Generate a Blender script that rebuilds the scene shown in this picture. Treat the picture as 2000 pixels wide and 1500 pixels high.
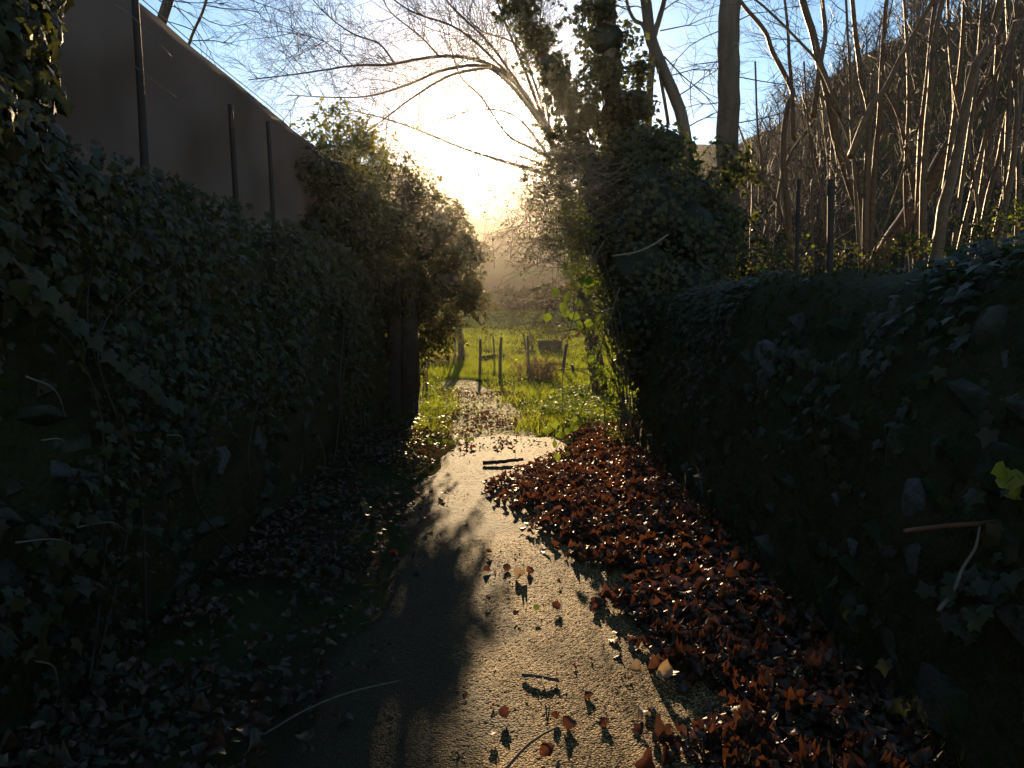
import bpy, bmesh, math, random
import numpy as np
from mathutils import Vector, Matrix
for o in list(bpy.data.objects): bpy.data.objects.remove(o)
random.seed(7); R = np.random.default_rng(7)
SC = bpy.context.scene; COL = SC.collection
rad = math.radians

# ------------------------------------------------------------------ camera
F = 1500.0; EYE = 1.6; PITCH = math.atan(140/1500)
cp, sp = math.cos(PITCH), math.sin(PITCH)
cam = bpy.data.cameras.new('camera'); cam.sensor_width = 36; cam.lens = 27.0
cam.clip_start = 0.05; cam.clip_end = 3000
camo = bpy.data.objects.new('camera', cam); COL.objects.link(camo)
camo.location = (0, 0, EYE); camo.rotation_euler = (math.pi/2 - PITCH, 0, 0)
SC.camera = camo
def ray(px, py):
    u = (px-1000)/F; v = (750-py)/F
    return np.array([u, cp + v*sp, -sp + v*cp])
def at(px, py, Y):
    d = ray(px, py); return np.array([0, 0, EYE]) + d*(Y/d[1])
def gnd(px, py, z=0.0):
    d = ray(px, py); return np.array([0, 0, EYE]) + d*((z-EYE)/d[2])

# ------------------------------------------------------------------ sun and sky
S = ray(950, 262); S = S/np.linalg.norm(S)
EL = math.asin(S[2]); AZ = math.atan2(S[0], S[1])
SUN_STRENGTH, SKY_STRENGTH, EXPOSURE = 5.0, 0.080, 1.42
w = bpy.data.worlds.new('World'); SC.world = w; w.use_nodes = True
nt = w.node_tree; nt.nodes.clear()
def N(t, typ, **kw):
    n = t.nodes.new(typ)
    for k, v in kw.items(): setattr(n, k, v)
    return n
sky = N(nt, 'ShaderNodeTexSky', sky_type='NISHITA', sun_disc=False)
sky.sun_elevation = EL; sky.sun_rotation = AZ
sky.air_density = 1.0; sky.dust_density = 0.0; sky.ozone_density = 2.0
bg = N(nt, 'ShaderNodeBackground'); bg.inputs[1].default_value = SKY_STRENGTH
hs = N(nt, 'ShaderNodeHueSaturation'); hs.inputs['Saturation'].default_value = 1.08
nt.links.new(sky.outputs[0], hs.inputs['Color']); nt.links.new(hs.outputs[0], bg.inputs[0])
# the sun's own disc and aureole, in the direction the sun lamp shines from
tc = N(nt, 'ShaderNodeTexCoord')
dot = N(nt, 'ShaderNodeVectorMath', operation='DOT_PRODUCT'); dot.inputs[1].default_value = tuple(S)
nt.links.new(tc.outputs['Generated'], dot.inputs[0])
ac = N(nt, 'ShaderNodeMath', operation='ARCCOSINE'); nt.links.new(dot.outputs['Value'], ac.inputs[0])
dv = N(nt, 'ShaderNodeMath', operation='DIVIDE'); nt.links.new(ac.outputs[0], dv.inputs[0]); dv.inputs[1].default_value = rad(.95)
pw = N(nt, 'ShaderNodeMath', operation='POWER'); nt.links.new(dv.outputs[0], pw.inputs[0]); pw.inputs[1].default_value = 2.5
ad = N(nt, 'ShaderNodeMath', operation='ADD'); nt.links.new(pw.outputs[0], ad.inputs[0]); ad.inputs[1].default_value = 1.0
iv = N(nt, 'ShaderNodeMath', operation='DIVIDE'); iv.inputs[0].default_value = 26.0; nt.links.new(ad.outputs[0], iv.inputs[1])
bg2 = N(nt, 'ShaderNodeBackground'); bg2.inputs[0].default_value = (1, .93, .80, 1)
nt.links.new(iv.outputs[0], bg2.inputs[1])
asum = N(nt, 'ShaderNodeAddShader'); nt.links.new(bg.outputs[0], asum.inputs[0]); nt.links.new(bg2.outputs[0], asum.inputs[1])
wo = N(nt, 'ShaderNodeOutputWorld'); nt.links.new(asum.outputs[0], wo.inputs[0])
sl = bpy.data.lights.new('sun', 'SUN'); sl.energy = SUN_STRENGTH; sl.angle = rad(0.53); sl.color = (1, .71, .39)
so = bpy.data.objects.new('sun', sl); COL.objects.link(so)
so.rotation_euler = Vector(S).to_track_quat('Z', 'Y').to_euler(); so.location = (0, -2, 40)

SC.view_settings.view_transform = 'Standard'; SC.view_settings.look = 'None'
SC.view_settings.exposure = EXPOSURE; SC.view_settings.gamma = 1; SC.view_settings.use_curve_mapping = False
cy = SC.cycles
cy.use_denoising = True
cy.max_bounces = 6; cy.diffuse_bounces = 3; cy.glossy_bounces = 2; cy.transmission_bounces = 4
cy.volume_bounces = 0; cy.transparent_max_bounces = 8; cy.sample_clamp_indirect = 4.0

# ------------------------------------------------------------------ helpers
def tag(o, label=None, cat=None, group=None, kind=None):
    if label: o['label'] = label
    if cat: o['category'] = cat
    if group: o['group'] = group
    if kind: o['kind'] = kind
    return o
def empty(name, loc=(0, 0, 0)):
    o = bpy.data.objects.new(name, None); COL.objects.link(o); o.location = tuple(loc); o.empty_display_size = .1
    return o
def link(name, me, parent=None):
    o = bpy.data.objects.new(name, me); COL.objects.link(o)
    if parent is not None:
        o.parent = parent; o.matrix_parent_inverse = Matrix.Translation(parent.location).inverted()
    return o
class MB:
    """collects vertices and polygons; build() links them as one mesh object"""
    def __init__(s): s.v = []; s.f = []; s.n = 0
    def add(s, v, f):
        v = np.asarray(v, float).reshape(-1, 3)
        s.f += [tuple(int(i)+s.n for i in q) for q in f]; s.v.append(v); s.n += len(v); return s
    def mesh(s, name, mat, smooth=True):
        me = bpy.data.meshes.new(name); me.from_pydata(np.concatenate(s.v).tolist(), [], s.f)
        me.materials.append(mat)
        if smooth: me.polygons.foreach_set('use_smooth', [True]*len(me.polygons))
        me.update(); return me
    def build(s, name, mat, parent=None, smooth=True): return link(name, s.mesh(name, mat, smooth), parent)
def np_mesh(name, V, Q, mat, smooth=False):
    """V (n,3), Q (m,k) with k = 3 or 4"""
    me = bpy.data.meshes.new(name); V = np.ascontiguousarray(V, np.float32); Q = np.ascontiguousarray(Q, np.int32)
    m, k = Q.shape
    me.vertices.add(len(V)); me.vertices.foreach_set('co', V.ravel())
    me.loops.add(m*k); me.loops.foreach_set('vertex_index', Q.ravel())
    me.polygons.add(m); me.polygons.foreach_set('loop_start', np.arange(0, m*k, k, dtype=np.int32))
    if smooth: me.polygons.foreach_set('use_smooth', np.ones(m, bool))
    me.materials.append(mat); me.update(calc_edges=True); me.validate(); return me
def unit(a): return a/np.maximum(np.linalg.norm(a, axis=-1, keepdims=True), 1e-9)
def frames(nrm, tip):
    """columns: side, along (leaf tip), normal"""
    n = unit(nrm); t = tip - n*(tip*n).sum(-1, keepdims=True); t = unit(t); s = np.cross(t, n)
    return np.stack([s, t, n], -1)
def scatter(name, tmpl, pos, fr, scale, mat, parent=None, smooth=False):
    """joined copies of the templates (list of (V, T)), as one mesh"""
    Vs, Ts, off = [], [], 0
    k = R.integers(0, len(tmpl), len(pos))
    for i, (tv, tt) in enumerate(tmpl):
        m = k == i
        if not m.any(): continue
        sc_ = scale[m]; sc_ = sc_[:, None, None] if sc_.ndim == 1 else sc_[:, None, :]
        P = np.einsum('nij,nvj->nvi', fr[m], tv[None]*sc_) + pos[m][:, None, :]
        c = len(P); Vs.append(P.reshape(-1, 3))
        Ts.append((tt[None] + (np.arange(c)*len(tv))[:, None, None]).reshape(-1, 3) + off); off += c*len(tv)
    return link(name, np_mesh(name, np.concatenate(Vs), np.concatenate(Ts), mat, smooth), parent)
def singles(name, meshes, pos, fr, scale, parent=None):
    """each copy an object of its own sharing mesh data"""
    out = []
    for i in range(len(pos)):
        o = link(name, meshes[int(R.integers(0, len(meshes)))], parent)
        M = Matrix.Identity(4); s_ = np.broadcast_to(scale[i], (3,))
        A = fr[i]*s_[None, :]
        for a in range(3):
            for b in range(3): M[a][b] = A[a, b]
            M[a][3] = pos[i][a]
        if parent is not None: o.matrix_parent_inverse = Matrix.Translation(parent.location).inverted()
        o.matrix_basis = M
        out.append(o)
    return out
def tube(mb, pts, radii, sides=6, cap=True):
    pts = np.asarray(pts, float); n = len(pts); radii = np.broadcast_to(np.asarray(radii, float), (n,))
    tg = np.gradient(pts, axis=0); tg = unit(tg)
    ref = np.array([0.0, 0, 1]) if abs(tg[0][2]) < .9 else np.array([1.0, 0, 0])
    a = np.arange(sides)*2*math.pi/sides; V = []
    for i in range(n):
        s = np.cross(tg[i], ref); s /= max(np.linalg.norm(s), 1e-6); u = np.cross(s, tg[i]); ref = u
        V.append(pts[i] + radii[i]*(np.cos(a)[:, None]*s + np.sin(a)[:, None]*u))
    f = [(i*sides+j, i*sides+(j+1) % sides, (i+1)*sides+(j+1) % sides, (i+1)*sides+j) for i in range(n-1) for j in range(sides)]
    if cap: f += [tuple(range(sides))[::-1], tuple(range((n-1)*sides, n*sides))]
    mb.add(np.concatenate(V), f)
def smooth_line(pts, k=5):
    """Catmull-Rom through the points"""
    P = [np.asarray(p, float) for p in pts]; P = [2*P[0]-P[1]] + P + [2*P[-1]-P[-2]]; out = []
    for i in range(1, len(P)-2):
        for t in np.arange(k)/k:
            a, b, c, d = P[i-1:i+3]
            out.append(.5*((2*b)+(c-a)*t+(2*a-5*b+4*c-d)*t*t+(-a+3*b-3*c+d)*t**3))
    out.append(P[-2]); return np.array(out)
_L = R.random((64, 64, 64))
def noise(p, f=1.0):
    """value noise 0..1"""
    q = np.asarray(p)*f + 100.3; i = np.floor(q).astype(int); t = q-i; t = t*t*(3-2*t); r = 0
    for dx in (0, 1):
        for dy in (0, 1):
            for dz in (0, 1):
                w_ = (t[..., 0] if dx else 1-t[..., 0])*(t[..., 1] if dy else 1-t[..., 1])*(t[..., 2] if dz else 1-t[..., 2])
                r = r + w_*_L[(i[..., 0]+dx) % 64, (i[..., 1]+dy) % 64, (i[..., 2]+dz) % 64]
    return r
def fbm(p, f=1.0, o=3):
    return sum(noise(p, f*2**k)/2**k for k in range(o))/sum(1/2**k for k in range(o))
def sstep(a, b, x): t = np.clip((x-a)/(b-a), 0, 1); return t*t*(3-2*t)
def rdir(n): return unit(R.normal(size=(n, 3)))

# ------------------------------------------------------------------ materials
def mat_base(name):
    m = bpy.data.materials.new(name); m.use_nodes = True; t = m.node_tree; t.nodes.clear()
    return m, t, N(t, 'ShaderNodeOutputMaterial')
def ramp(t, cols, fac):
    r = N(t, 'ShaderNodeValToRGB'); e = r.color_ramp.elements
    while len(e) < len(cols): e.new(1)
    for i, c in enumerate(cols):
        p, c = c if isinstance(c[1], tuple) else (i/(len(cols)-1), c)
        e[i].position = p; e[i].color = (*c, 1)
    t.links.new(fac, r.inputs[0]); return r.outputs[0]
def rnd(t):
    """0..1, different for each leaf of a joined mesh and for each object"""
    g = N(t, 'ShaderNodeNewGeometry'); oi = N(t, 'ShaderNodeObjectInfo')
    a = N(t, 'ShaderNodeMath', operation='ADD'); t.links.new(g.outputs['Random Per Island'], a.inputs[0]); t.links.new(oi.outputs['Random'], a.inputs[1])
    fr = N(t, 'ShaderNodeMath', operation='FRACT'); t.links.new(a.outputs[0], fr.inputs[0]); return fr.outputs[0]
def leaf_mat(name, cols, trans=(.2, .3, .05), tf=.4, rough=.45, spec=.4, vein=False):
    m, t, o = mat_base(name); c = ramp(t, cols, rnd(t))
    if vein:
        g = N(t, 'ShaderNodeNewGeometry'); nz = N(t, 'ShaderNodeTexNoise'); nz.inputs['Scale'].default_value = 45; nz.inputs['Detail'].default_value = 5; t.links.new(g.outputs['Position'], nz.inputs['Vector'])
        v_ = ramp(t, [(.3, (.45, .42, .4)), (.7, (1.5, 1.5, 1.5))], nz.outputs['Fac']); ml = N(t, 'ShaderNodeMix', data_type='RGBA', blend_type='MULTIPLY'); ml.inputs[0].default_value = 1; t.links.new(c, ml.inputs[6]); t.links.new(v_, ml.inputs[7]); c = ml.outputs[2]
    b = N(t, 'ShaderNodeBsdfPrincipled'); t.links.new(c, b.inputs['Base Color']); b.inputs['Roughness'].default_value = rough
    b.inputs['Specular IOR Level'].default_value = spec
    tr = N(t, 'ShaderNodeBsdfTranslucent'); mx = N(t, 'ShaderNodeMix', data_type='RGBA', blend_type='MIX'); mx.inputs[0].default_value = .75
    t.links.new(c, mx.inputs[6]); mx.inputs[7].default_value = (*trans, 1); t.links.new(mx.outputs[2], tr.inputs[0])
    ms = N(t, 'ShaderNodeMixShader'); ms.inputs[0].default_value = tf
    t.links.new(b.outputs[0], ms.inputs[1]); t.links.new(tr.outputs[0], ms.inputs[2]); t.links.new(ms.outputs[0], o.inputs[0])
    return m
def surf_mat(name, cols, scale=5.0, detail=8, rough=.85, bump=.4, bscale=None, stretch=(1, 1, 1), spec=.3, second=None, bdist=.02):
    """noise-coloured rough surface; second = (scale, lo, hi, colour) lays patches of another colour over it"""
    m, t, o = mat_base(name); tc = N(t, 'ShaderNodeTexCoord'); mp = N(t, 'ShaderNodeMapping'); mp.inputs['Scale'].default_value = stretch
    gp = N(t, 'ShaderNodeNewGeometry'); t.links.new(gp.outputs['Position'], mp.inputs[0])
    n = N(t, 'ShaderNodeTexNoise'); n.inputs['Scale'].default_value = scale; n.inputs['Detail'].default_value = detail; n.inputs['Roughness'].default_value = .65
    t.links.new(mp.outputs[0], n.inputs['Vector'])
    col = ramp(t, [(.25+.5*i/(len(cols)-1), c) for i, c in enumerate(cols)], n.outputs['Fac'])
    if second:
        n3 = N(t, 'ShaderNodeTexNoise'); n3.inputs['Scale'].default_value = second[0]; n3.inputs['Detail'].default_value = 6
        t.links.new(gp.outputs['Position'], n3.inputs['Vector'])
        fa = ramp(t, [(second[1], (0, 0, 0)), (second[2], (1, 1, 1))], n3.outputs['Fac'])
        mx = N(t, 'ShaderNodeMix', data_type='RGBA'); t.links.new(fa, mx.inputs[0]); t.links.new(col, mx.inputs[6]); mx.inputs[7].default_value = (*second[3], 1); col = mx.outputs[2]
    b = N(t, 'ShaderNodeBsdfPrincipled'); t.links.new(col, b.inputs['Base Color']); b.inputs['Roughness'].default_value = rough; b.inputs['Specular IOR Level'].default_value = spec
    if bump:
        n2 = N(t, 'ShaderNodeTexNoise'); n2.inputs['Scale'].default_value = bscale or scale*4; n2.inputs['Detail'].default_value = 6
        t.links.new(mp.outputs[0], n2.inputs['Vector'])
        bp = N(t, 'ShaderNodeBump'); bp.inputs['Strength'].default_value = bump; bp.inputs['Distance'].default_value = bdist
        t.links.new(n2.outputs['Fac'], bp.inputs['Height']); t.links.new(bp.outputs[0], b.inputs['Normal'])
    t.links.new(b.outputs[0], o.inputs[0]); return m
M = {}
M['soil'] = surf_mat('soil', spec=.0, rough=1.0, cols=[(.026, .020, .013), (.04, .034, .016), (.035, .045, .014)], scale=1.5, bump=.6, bscale=14, bdist=.05, second=(.35, .45, .6, (.035, .05, .014)))
def asphalt_mat():
    # worn lane: pale and dark chippings in a dark binder, left side darkened by a mossy film, painted heavier to deepen the shade there
    m, t, o = mat_base('asphalt'); g = N(t, 'ShaderNodeNewGeometry'); P_ = g.outputs['Position']
    vo = N(t, 'ShaderNodeTexVoronoi'); vo.inputs['Scale'].default_value = 105; t.links.new(P_, vo.inputs['Vector'])
    sp_ = N(t, 'ShaderNodeSeparateColor'); t.links.new(vo.outputs['Color'], sp_.inputs[0])
    chip = ramp(t, [(.0, (.07, .042, .014)), (.4, (.22, .132, .042)), (.75, (.47, .295, .10)), (1.0, (.66, .46, .20))], sp_.outputs[0])
    gap = ramp(t, [(.2, (1, 1, 1)), (.62, (.22, .2, .17))], vo.outputs['Distance'])
    gs = N(t, 'ShaderNodeMath', operation='MULTIPLY'); gs.inputs[1].default_value = 1.0; t.links.new(vo.outputs['Distance'], gs.inputs[0])
    ml = N(t, 'ShaderNodeMix', data_type='RGBA', blend_type='MULTIPLY'); ml.inputs[0].default_value = 1; t.links.new(chip, ml.inputs[6]); t.links.new(gap, ml.inputs[7])
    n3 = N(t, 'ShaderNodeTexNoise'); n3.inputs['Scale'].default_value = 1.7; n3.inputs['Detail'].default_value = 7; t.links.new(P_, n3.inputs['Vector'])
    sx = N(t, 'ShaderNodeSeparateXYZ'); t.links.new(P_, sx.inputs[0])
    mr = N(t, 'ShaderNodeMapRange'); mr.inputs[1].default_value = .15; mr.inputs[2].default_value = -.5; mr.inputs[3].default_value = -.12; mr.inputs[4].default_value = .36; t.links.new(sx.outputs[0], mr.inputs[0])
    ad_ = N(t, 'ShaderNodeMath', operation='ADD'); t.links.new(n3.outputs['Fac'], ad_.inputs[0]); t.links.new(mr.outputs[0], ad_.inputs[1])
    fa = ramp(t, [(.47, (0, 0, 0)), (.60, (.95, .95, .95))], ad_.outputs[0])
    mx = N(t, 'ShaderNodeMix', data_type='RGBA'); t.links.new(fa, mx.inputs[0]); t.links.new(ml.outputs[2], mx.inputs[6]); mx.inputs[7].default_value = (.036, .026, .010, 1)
    b = N(t, 'ShaderNodeBsdfPrincipled'); t.links.new(mx.outputs[2], b.inputs['Base Color']); b.inputs['Roughness'].default_value = .75; b.inputs['Specular IOR Level'].default_value = .15
    iv_ = N(t, 'ShaderNodeMath', operation='SUBTRACT'); iv_.inputs[0].default_value = 1; t.links.new(vo.outputs['Distance'], iv_.inputs[1])
    bp = N(t, 'ShaderNodeBump'); bp.inputs['Strength'].default_value = .9; bp.inputs['Distance'].default_value = .007; t.links.new(iv_.outputs[0], bp.inputs['Height']); t.links.new(bp.outputs[0], b.inputs['Normal'])
    t.links.new(b.outputs[0], o.inputs[0]); return m
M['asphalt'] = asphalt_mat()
M['track'] = surf_mat('track', [(.05, .032, .017), (.085, .058, .026), (.115, .088, .034)], 9, bump=.9, bscale=40, bdist=.04, spec=.1, rough=.8, second=(2.2, .44, .54, (.15, .145, .015)))
M['wallcore'] = surf_mat('wall_core', [(.020, .015, .007), (.036, .032, .010), (.050, .037, .018)], 5, bump=.8, bscale=30, bdist=.03, spec=.08)
M['stone'] = surf_mat('stone', [(.032, .026, .017), (.06, .05, .034), (.10, .085, .06)], 7, spec=.1, bump=.7, bscale=35, bdist=.02, second=(4.0, .40, .52, (.022, .028, .010)))
M['palestone'] = surf_mat('pale_stone', [(.045, .04, .033), (.085, .078, .066), (.14, .132, .118)], 9, bump=.8, bscale=40, bdist=.02, second=(9.0, .45, .58, (.025, .03, .010)))
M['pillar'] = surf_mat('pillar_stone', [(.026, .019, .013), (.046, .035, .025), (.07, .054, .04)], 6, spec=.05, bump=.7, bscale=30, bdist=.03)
M['bark'] = surf_mat('bark', [(.05, .035, .022), (.10, .072, .05), (.15, .115, .08)], 9, bump=.8, bscale=40, bdist=.02, stretch=(1, 1, .18))
M['twig'] = surf_mat('twig_bark', [(.035, .023, .015), (.06, .04, .026)], 12, bump=0, rough=.55)
M['hazel'] = surf_mat('hazel_bark', [(.06, .029, .010), (.11, .055, .02), (.17, .09, .034)], 14, bump=.35, bscale=60, bdist=.006, rough=.42, spec=.18)
M['farwood'] = surf_mat('far_bark', [(.025, .018, .014), (.045, .034, .027)], 3, bump=0)
M['post'] = surf_mat('weathered_post', [(.06, .048, .036), (.13, .105, .08)], 12, bump=.6, bscale=60, bdist=.01, stretch=(1, 1, .15))
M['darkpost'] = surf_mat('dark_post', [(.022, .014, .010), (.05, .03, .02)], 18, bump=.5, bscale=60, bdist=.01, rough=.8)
M['steel'] = surf_mat('dull_steel', [(.20, .19, .17), (.32, .30, .27)], 20, bump=0, rough=.45)
M['stick'] = surf_mat('dead_wood', [(.10, .07, .045), (.20, .145, .09)], 25, bump=.4, bscale=90, bdist=.004)
M['redstick'] = surf_mat('red_cane', [(.12, .04, .022), (.20, .075, .035)], 25, bump=.2, rough=.5)
M['stem'] = surf_mat('vine_stem', [(.06, .045, .03), (.12, .09, .06)], 25, bump=.3)
M['concrete'] = surf_mat('trough_concrete', [(.045, .045, .030), (.075, .075, .05)], 9, bump=.4, spec=.05)
M['hip'] = leaf_mat('rose_hip', [(.45, .02, .012), (.6, .05, .02)], (.7, .05, .02), .15, .25, .6)
M['ivy'] = leaf_mat('ivy_leaf', [(.020, .018, .006), (.028, .030, .008), (.040, .042, .011), (.055, .036, .013), (.030, .021, .009)], (.17, .19, .025), .32, .5, .28)
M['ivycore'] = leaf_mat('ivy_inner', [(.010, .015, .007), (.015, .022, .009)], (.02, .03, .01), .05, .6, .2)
M['evergreen'] = leaf_mat('evergreen_leaf', [(.018, .022, .008), (.030, .034, .011), (.050, .042, .016)], (.15, .145, .025), .33, .55, .2)
M['privet'] = leaf_mat('privet_leaf', [(.05, .065, .012), (.09, .10, .02), (.14, .12, .03)], (.34, .32, .04), .5, .4, .45)
M['lush'] = leaf_mat('fresh_leaf', [(.04, .075, .012), (.06, .10, .016), (.09, .125, .022)], (.20, .27, .02), .45, .6, .12)
M['yellowleaf'] = leaf_mat('yellow_leaf', [(.20, .22, .02), (.30, .26, .03)], (.55, .50, .05), .5, .5, .3)
M['grass'] = leaf_mat('grass_blade', [(.04, .07, .008), (.07, .105, .010), (.10, .125, .014), (.13, .11, .03)], (.36, .42, .025), .5, .6, .10)
M['moss'] = leaf_mat('moss_tuft', [(.020, .024, .005), (.038, .040, .008), (.045, .032, .010)], (.06, .07, .01), .25, .9, .05)
M['dead'] = leaf_mat('dead_leaf', [(.026, .015, .008), (.046, .025, .012), (.066, .032, .015), (.038, .023, .012), (.095, .058, .030), (.050, .031, .017), (.060, .027, .013), (.15, .10, .055)], (.28, .085, .03), .15, .5, .3, vein=True)
M['paleleaf'] = leaf_mat('pale_dead_leaf', [(.30, .23, .15), (.36, .28, .19)], (.4, .25, .1), .3, .5, .35)
M['dryplant'] = leaf_mat('dry_stalk', [(.10, .065, .035), (.17, .12, .06), (.20, .11, .06)], (.3, .18, .07), .4, .6, .2)
M['catkin'] = leaf_mat('catkin', [(.12, .08, .035), (.18, .13, .05)], (.3, .2, .06), .4, .6, .2)
def net_mat():
    m, t, o = mat_base('windbreak_net'); g = N(t, 'ShaderNodeNewGeometry')
    n = N(t, 'ShaderNodeTexNoise'); n.inputs['Scale'].default_value = 1.3; n.inputs['Detail'].default_value = 5; t.links.new(g.outputs['Position'], n.inputs['Vector'])
    c = ramp(t, [(.3, (.14, .092, .068)), (.7, (.24, .165, .125))], n.outputs['Fac'])
    b = N(t, 'ShaderNodeBsdfPrincipled'); t.links.new(c, b.inputs['Base Color']); b.inputs['Roughness'].default_value = .8; b.inputs['Specular IOR Level'].default_value = .15
    wv = N(t, 'ShaderNodeTexNoise'); wv.inputs['Scale'].default_value = 130; wv.inputs['Detail'].default_value = 2; t.links.new(g.outputs['Position'], wv.inputs['Vector'])
    bp = N(t, 'ShaderNodeBump'); bp.inputs['Strength'].default_value = .4; bp.inputs['Distance'].default_value = .004
    t.links.new(wv.outputs['Fac'], bp.inputs['Height']); t.links.new(bp.outputs[0], b.inputs['Normal'])
    tr = N(t, 'ShaderNodeBsdfTranslucent'); tr.inputs[0].default_value = (.30, .21, .155, 1)
    ms = N(t, 'ShaderNodeMixShader'); ms.inputs[0].default_value = .45
    t.links.new(b.outputs[0], ms.inputs[1]); t.links.new(tr.outputs[0], ms.inputs[2]); t.links.new(ms.outputs[0], o.inputs[0]); return m
M['net'] = net_mat()

# ------------------------------------------------------------------ leaf shapes (base at the origin, tip along +y)
def fan(outline, centre=(0, .35), lift=.06, droop=.1):
    o = np.array(outline, float); n = len(o)
    V = [[*centre, lift]] + [[x, y, -droop*(abs(x)**1.5)*1.6 - .12*max(y-.4, 0)] for x, y in o]
    return np.array(V), np.array([[0, 1+i, 1+(i+1) % n] for i in range(n)])
IVY = [fan([(0, .05), (.18, -.12), (.42, -.02), (.36, .2), (.55, .42), (.26, .55), (0, 1), (-.26, .55), (-.55, .42), (-.36, .2), (-.42, -.02), (-.18, -.12)], lift=l, droop=d) for l, d in ((.06, .15), (.1, .35), (.02, -.1))]
def oval(w=.28, fold=.12, bend=.15):
    V = np.array([[0, 0, 0], [w*.8, .3, fold], [w*.75, .65, fold*.7-bend*.4], [0, 1, -bend], [-w*.75, .65, fold*.7-bend*.4], [-w*.8, .3, fold], [0, .48, -.02]])
    return V, np.array([[6, 0, 1], [6, 1, 2], [6, 2, 3], [6, 3, 4], [6, 4, 5], [6, 5, 0]])
OVAL = [oval(), oval(.33, .05, .3), oval(.24, .2, .05)]
ROUND = [oval(.5, .08, .15), oval(.55, .15, .25), oval(.46, .02, .3)]
def quadleaf(): 
    V = np.array([[0, 0, 0], [.3, .45, .06], [0, 1, -.08], [-.3, .45, .06]]); return V, np.array([[0, 1, 2], [0, 2, 3]])
QUAD = [quadleaf()]
BLADE = [(np.array([[-.035, 0, 0], [.035, 0, 0], [.025+b*.2, .55, b*.35], [-.02+b*.2, .55, b*.35], [b*.5, 1, b]]), np.array([[0, 1, 2], [0, 2, 3], [3, 2, 4]])) for b in (.1, .35, .6, -.2)]
def dead_leaf(kind, cx, cyy, tw, cr, fine=True):
    """a curled dry leaf: a 5 x 7 sheet trimmed to a leaf outline and rolled"""
    nu, nv = (5, 7) if fine else (4, 5); V = []; rr = random.Random(kind*13+int(cx*90)); 
    wd = {0: [.10, .36, .46, .46, .38, .24, .04], 1: [.12, .38, .52, .42, .48, .26, .05], 2: [.08, .26, .34, .35, .30, .19, .03]}[kind]
    if not fine: wd = [wd[0], wd[1], wd[3], wd[4], wd[6]]
    for j in range(nv):
        y = j/(nv-1)
        for i in range(nu):
            x = (i/(nu-1)*2-1)*wd[j]*(1+rr.uniform(-.22, .16)*(i in (0, nu-1)))
            z = cx*x*x*2.2 + cyy*(y-.5)**2 + tw*x*(y-.4) + rr.uniform(-cr, cr)
            xx = x*(1-.35*abs(cx)*abs(x)) 
            V.append([xx, y*(1-.15*abs(cyy))+rr.uniform(-.02, .02), z])
    T = []
    for j in range(nv-1):
        for i in range(nu-1):
            a = j*nu+i; T += [[a, a+1, a+nu+1], [a, a+nu+1, a+nu]]
    V = np.array(V); return V-np.array([0, .5, 0]), np.array(T)
DSPEC = [(k_, a_*.85, b_*.75, c_*.8, e_) for k_, a_, b_, c_, e_ in [(0, 1.0, .6, .5, .03), (0, -.8, .8, -.6, .035), (1, 1.5, -.5, .4, .035), (1, .7, .8, .9, .04), (2, 1.8, .7, -.4, .025), (2, -.8, -.8, .8, .03), (0, 1.9, .3, -.8, .035), (1, -1.2, .6, .6, .04), (1, .5, .4, .4, .05), (0, .3, -.6, .8, .03)]]
DEAD = [dead_leaf(*q) for q in DSPEC]; DEADC = [dead_leaf(*q, fine=False) for q in DSPEC]
def tmeshes(tm, mat, nm='leaf', smooth=True): return [np_mesh(nm, v, t, mat, smooth) for v, t in tm]
LM = {k: tmeshes(*a) for k, a in dict(ivy=(IVY, M['ivy']), dead=(DEAD, M['dead']), pale=(DEAD, M['paleleaf']), privet=(OVAL, M['privet']), lush=(ROUND, M['lush']), yellow=(ROUND, M['yellowleaf']), evergreen=(OVAL, M['evergreen'])).items()}

# ------------------------------------------------------------------ terrain
def terrace_r(x, y): return 1.5*sstep(1.85, 2.25, x-np.maximum(0, y-9.3)*.42)
def terrace_l(x, y): return .9*sstep(2.05, 2.5, -x-np.maximum(0, y-11)*.6)
def height(x, y):
    x = np.asarray(x, float); y = np.asarray(y, float)
    meadow = .06*np.clip(y-18, 0, 27) + .004*np.clip(y-45, 0, 60)
    far = (19.6+4.0*sstep(7, 15, -x)+6*sstep(6, 26, x))*np.clip((y-62)/63, 0, 1)**1.1*(1+.02*np.sin(x*.19+2)+.02*np.sin(x*.07+.5)) - .06*np.clip(y-127, 0, 500)
    right = 21*sstep(4, 33, x)*sstep(14, 58, y)*(1+.05*np.sin(y*.2)+.04*np.sin(x*.23))
    left = 7*sstep(12, 60, -x)*sstep(25, 70, y)
    h = meadow + np.maximum(np.maximum(far, right), left)
    h = np.maximum(h, np.maximum(terrace_r(x, y), terrace_l(x, y)))
    p = np.stack([x, y, 0*x], -1)
    rough = .10*(fbm(p, .9)-.5)*sstep(9.5, 13, y) + .5*(fbm(p, .12)-.5)*sstep(20, 60, y)
    bank = .10*sstep(.95, 1.45, x)*(y < 10) + .08*sstep(1.0, 1.7, -x)*(y < 11)
    return h + rough + bank
xs = np.unique(np.concatenate([np.linspace(-88, -30, 22), np.linspace(-30, -4, 40), np.linspace(-4, 5, 91), np.linspace(5, 30, 50), np.linspace(30, 88, 40)]).round(3))
ys = np.unique(np.concatenate([np.linspace(-30, -3, 8), np.linspace(-3, 24, 136), np.linspace(24, 60, 60), np.linspace(60, 130, 55), np.linspace(130, 145, 5)]).round(3))
X, Y = np.meshgrid(xs, ys); Z = height(X, Y)
I = np.arange(X.size).reshape(X.shape)
Q = np.stack([I[:-1, :-1], I[:-1, 1:], I[1:, 1:], I[1:, :-1]], -1).reshape(-1, 4)
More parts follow.
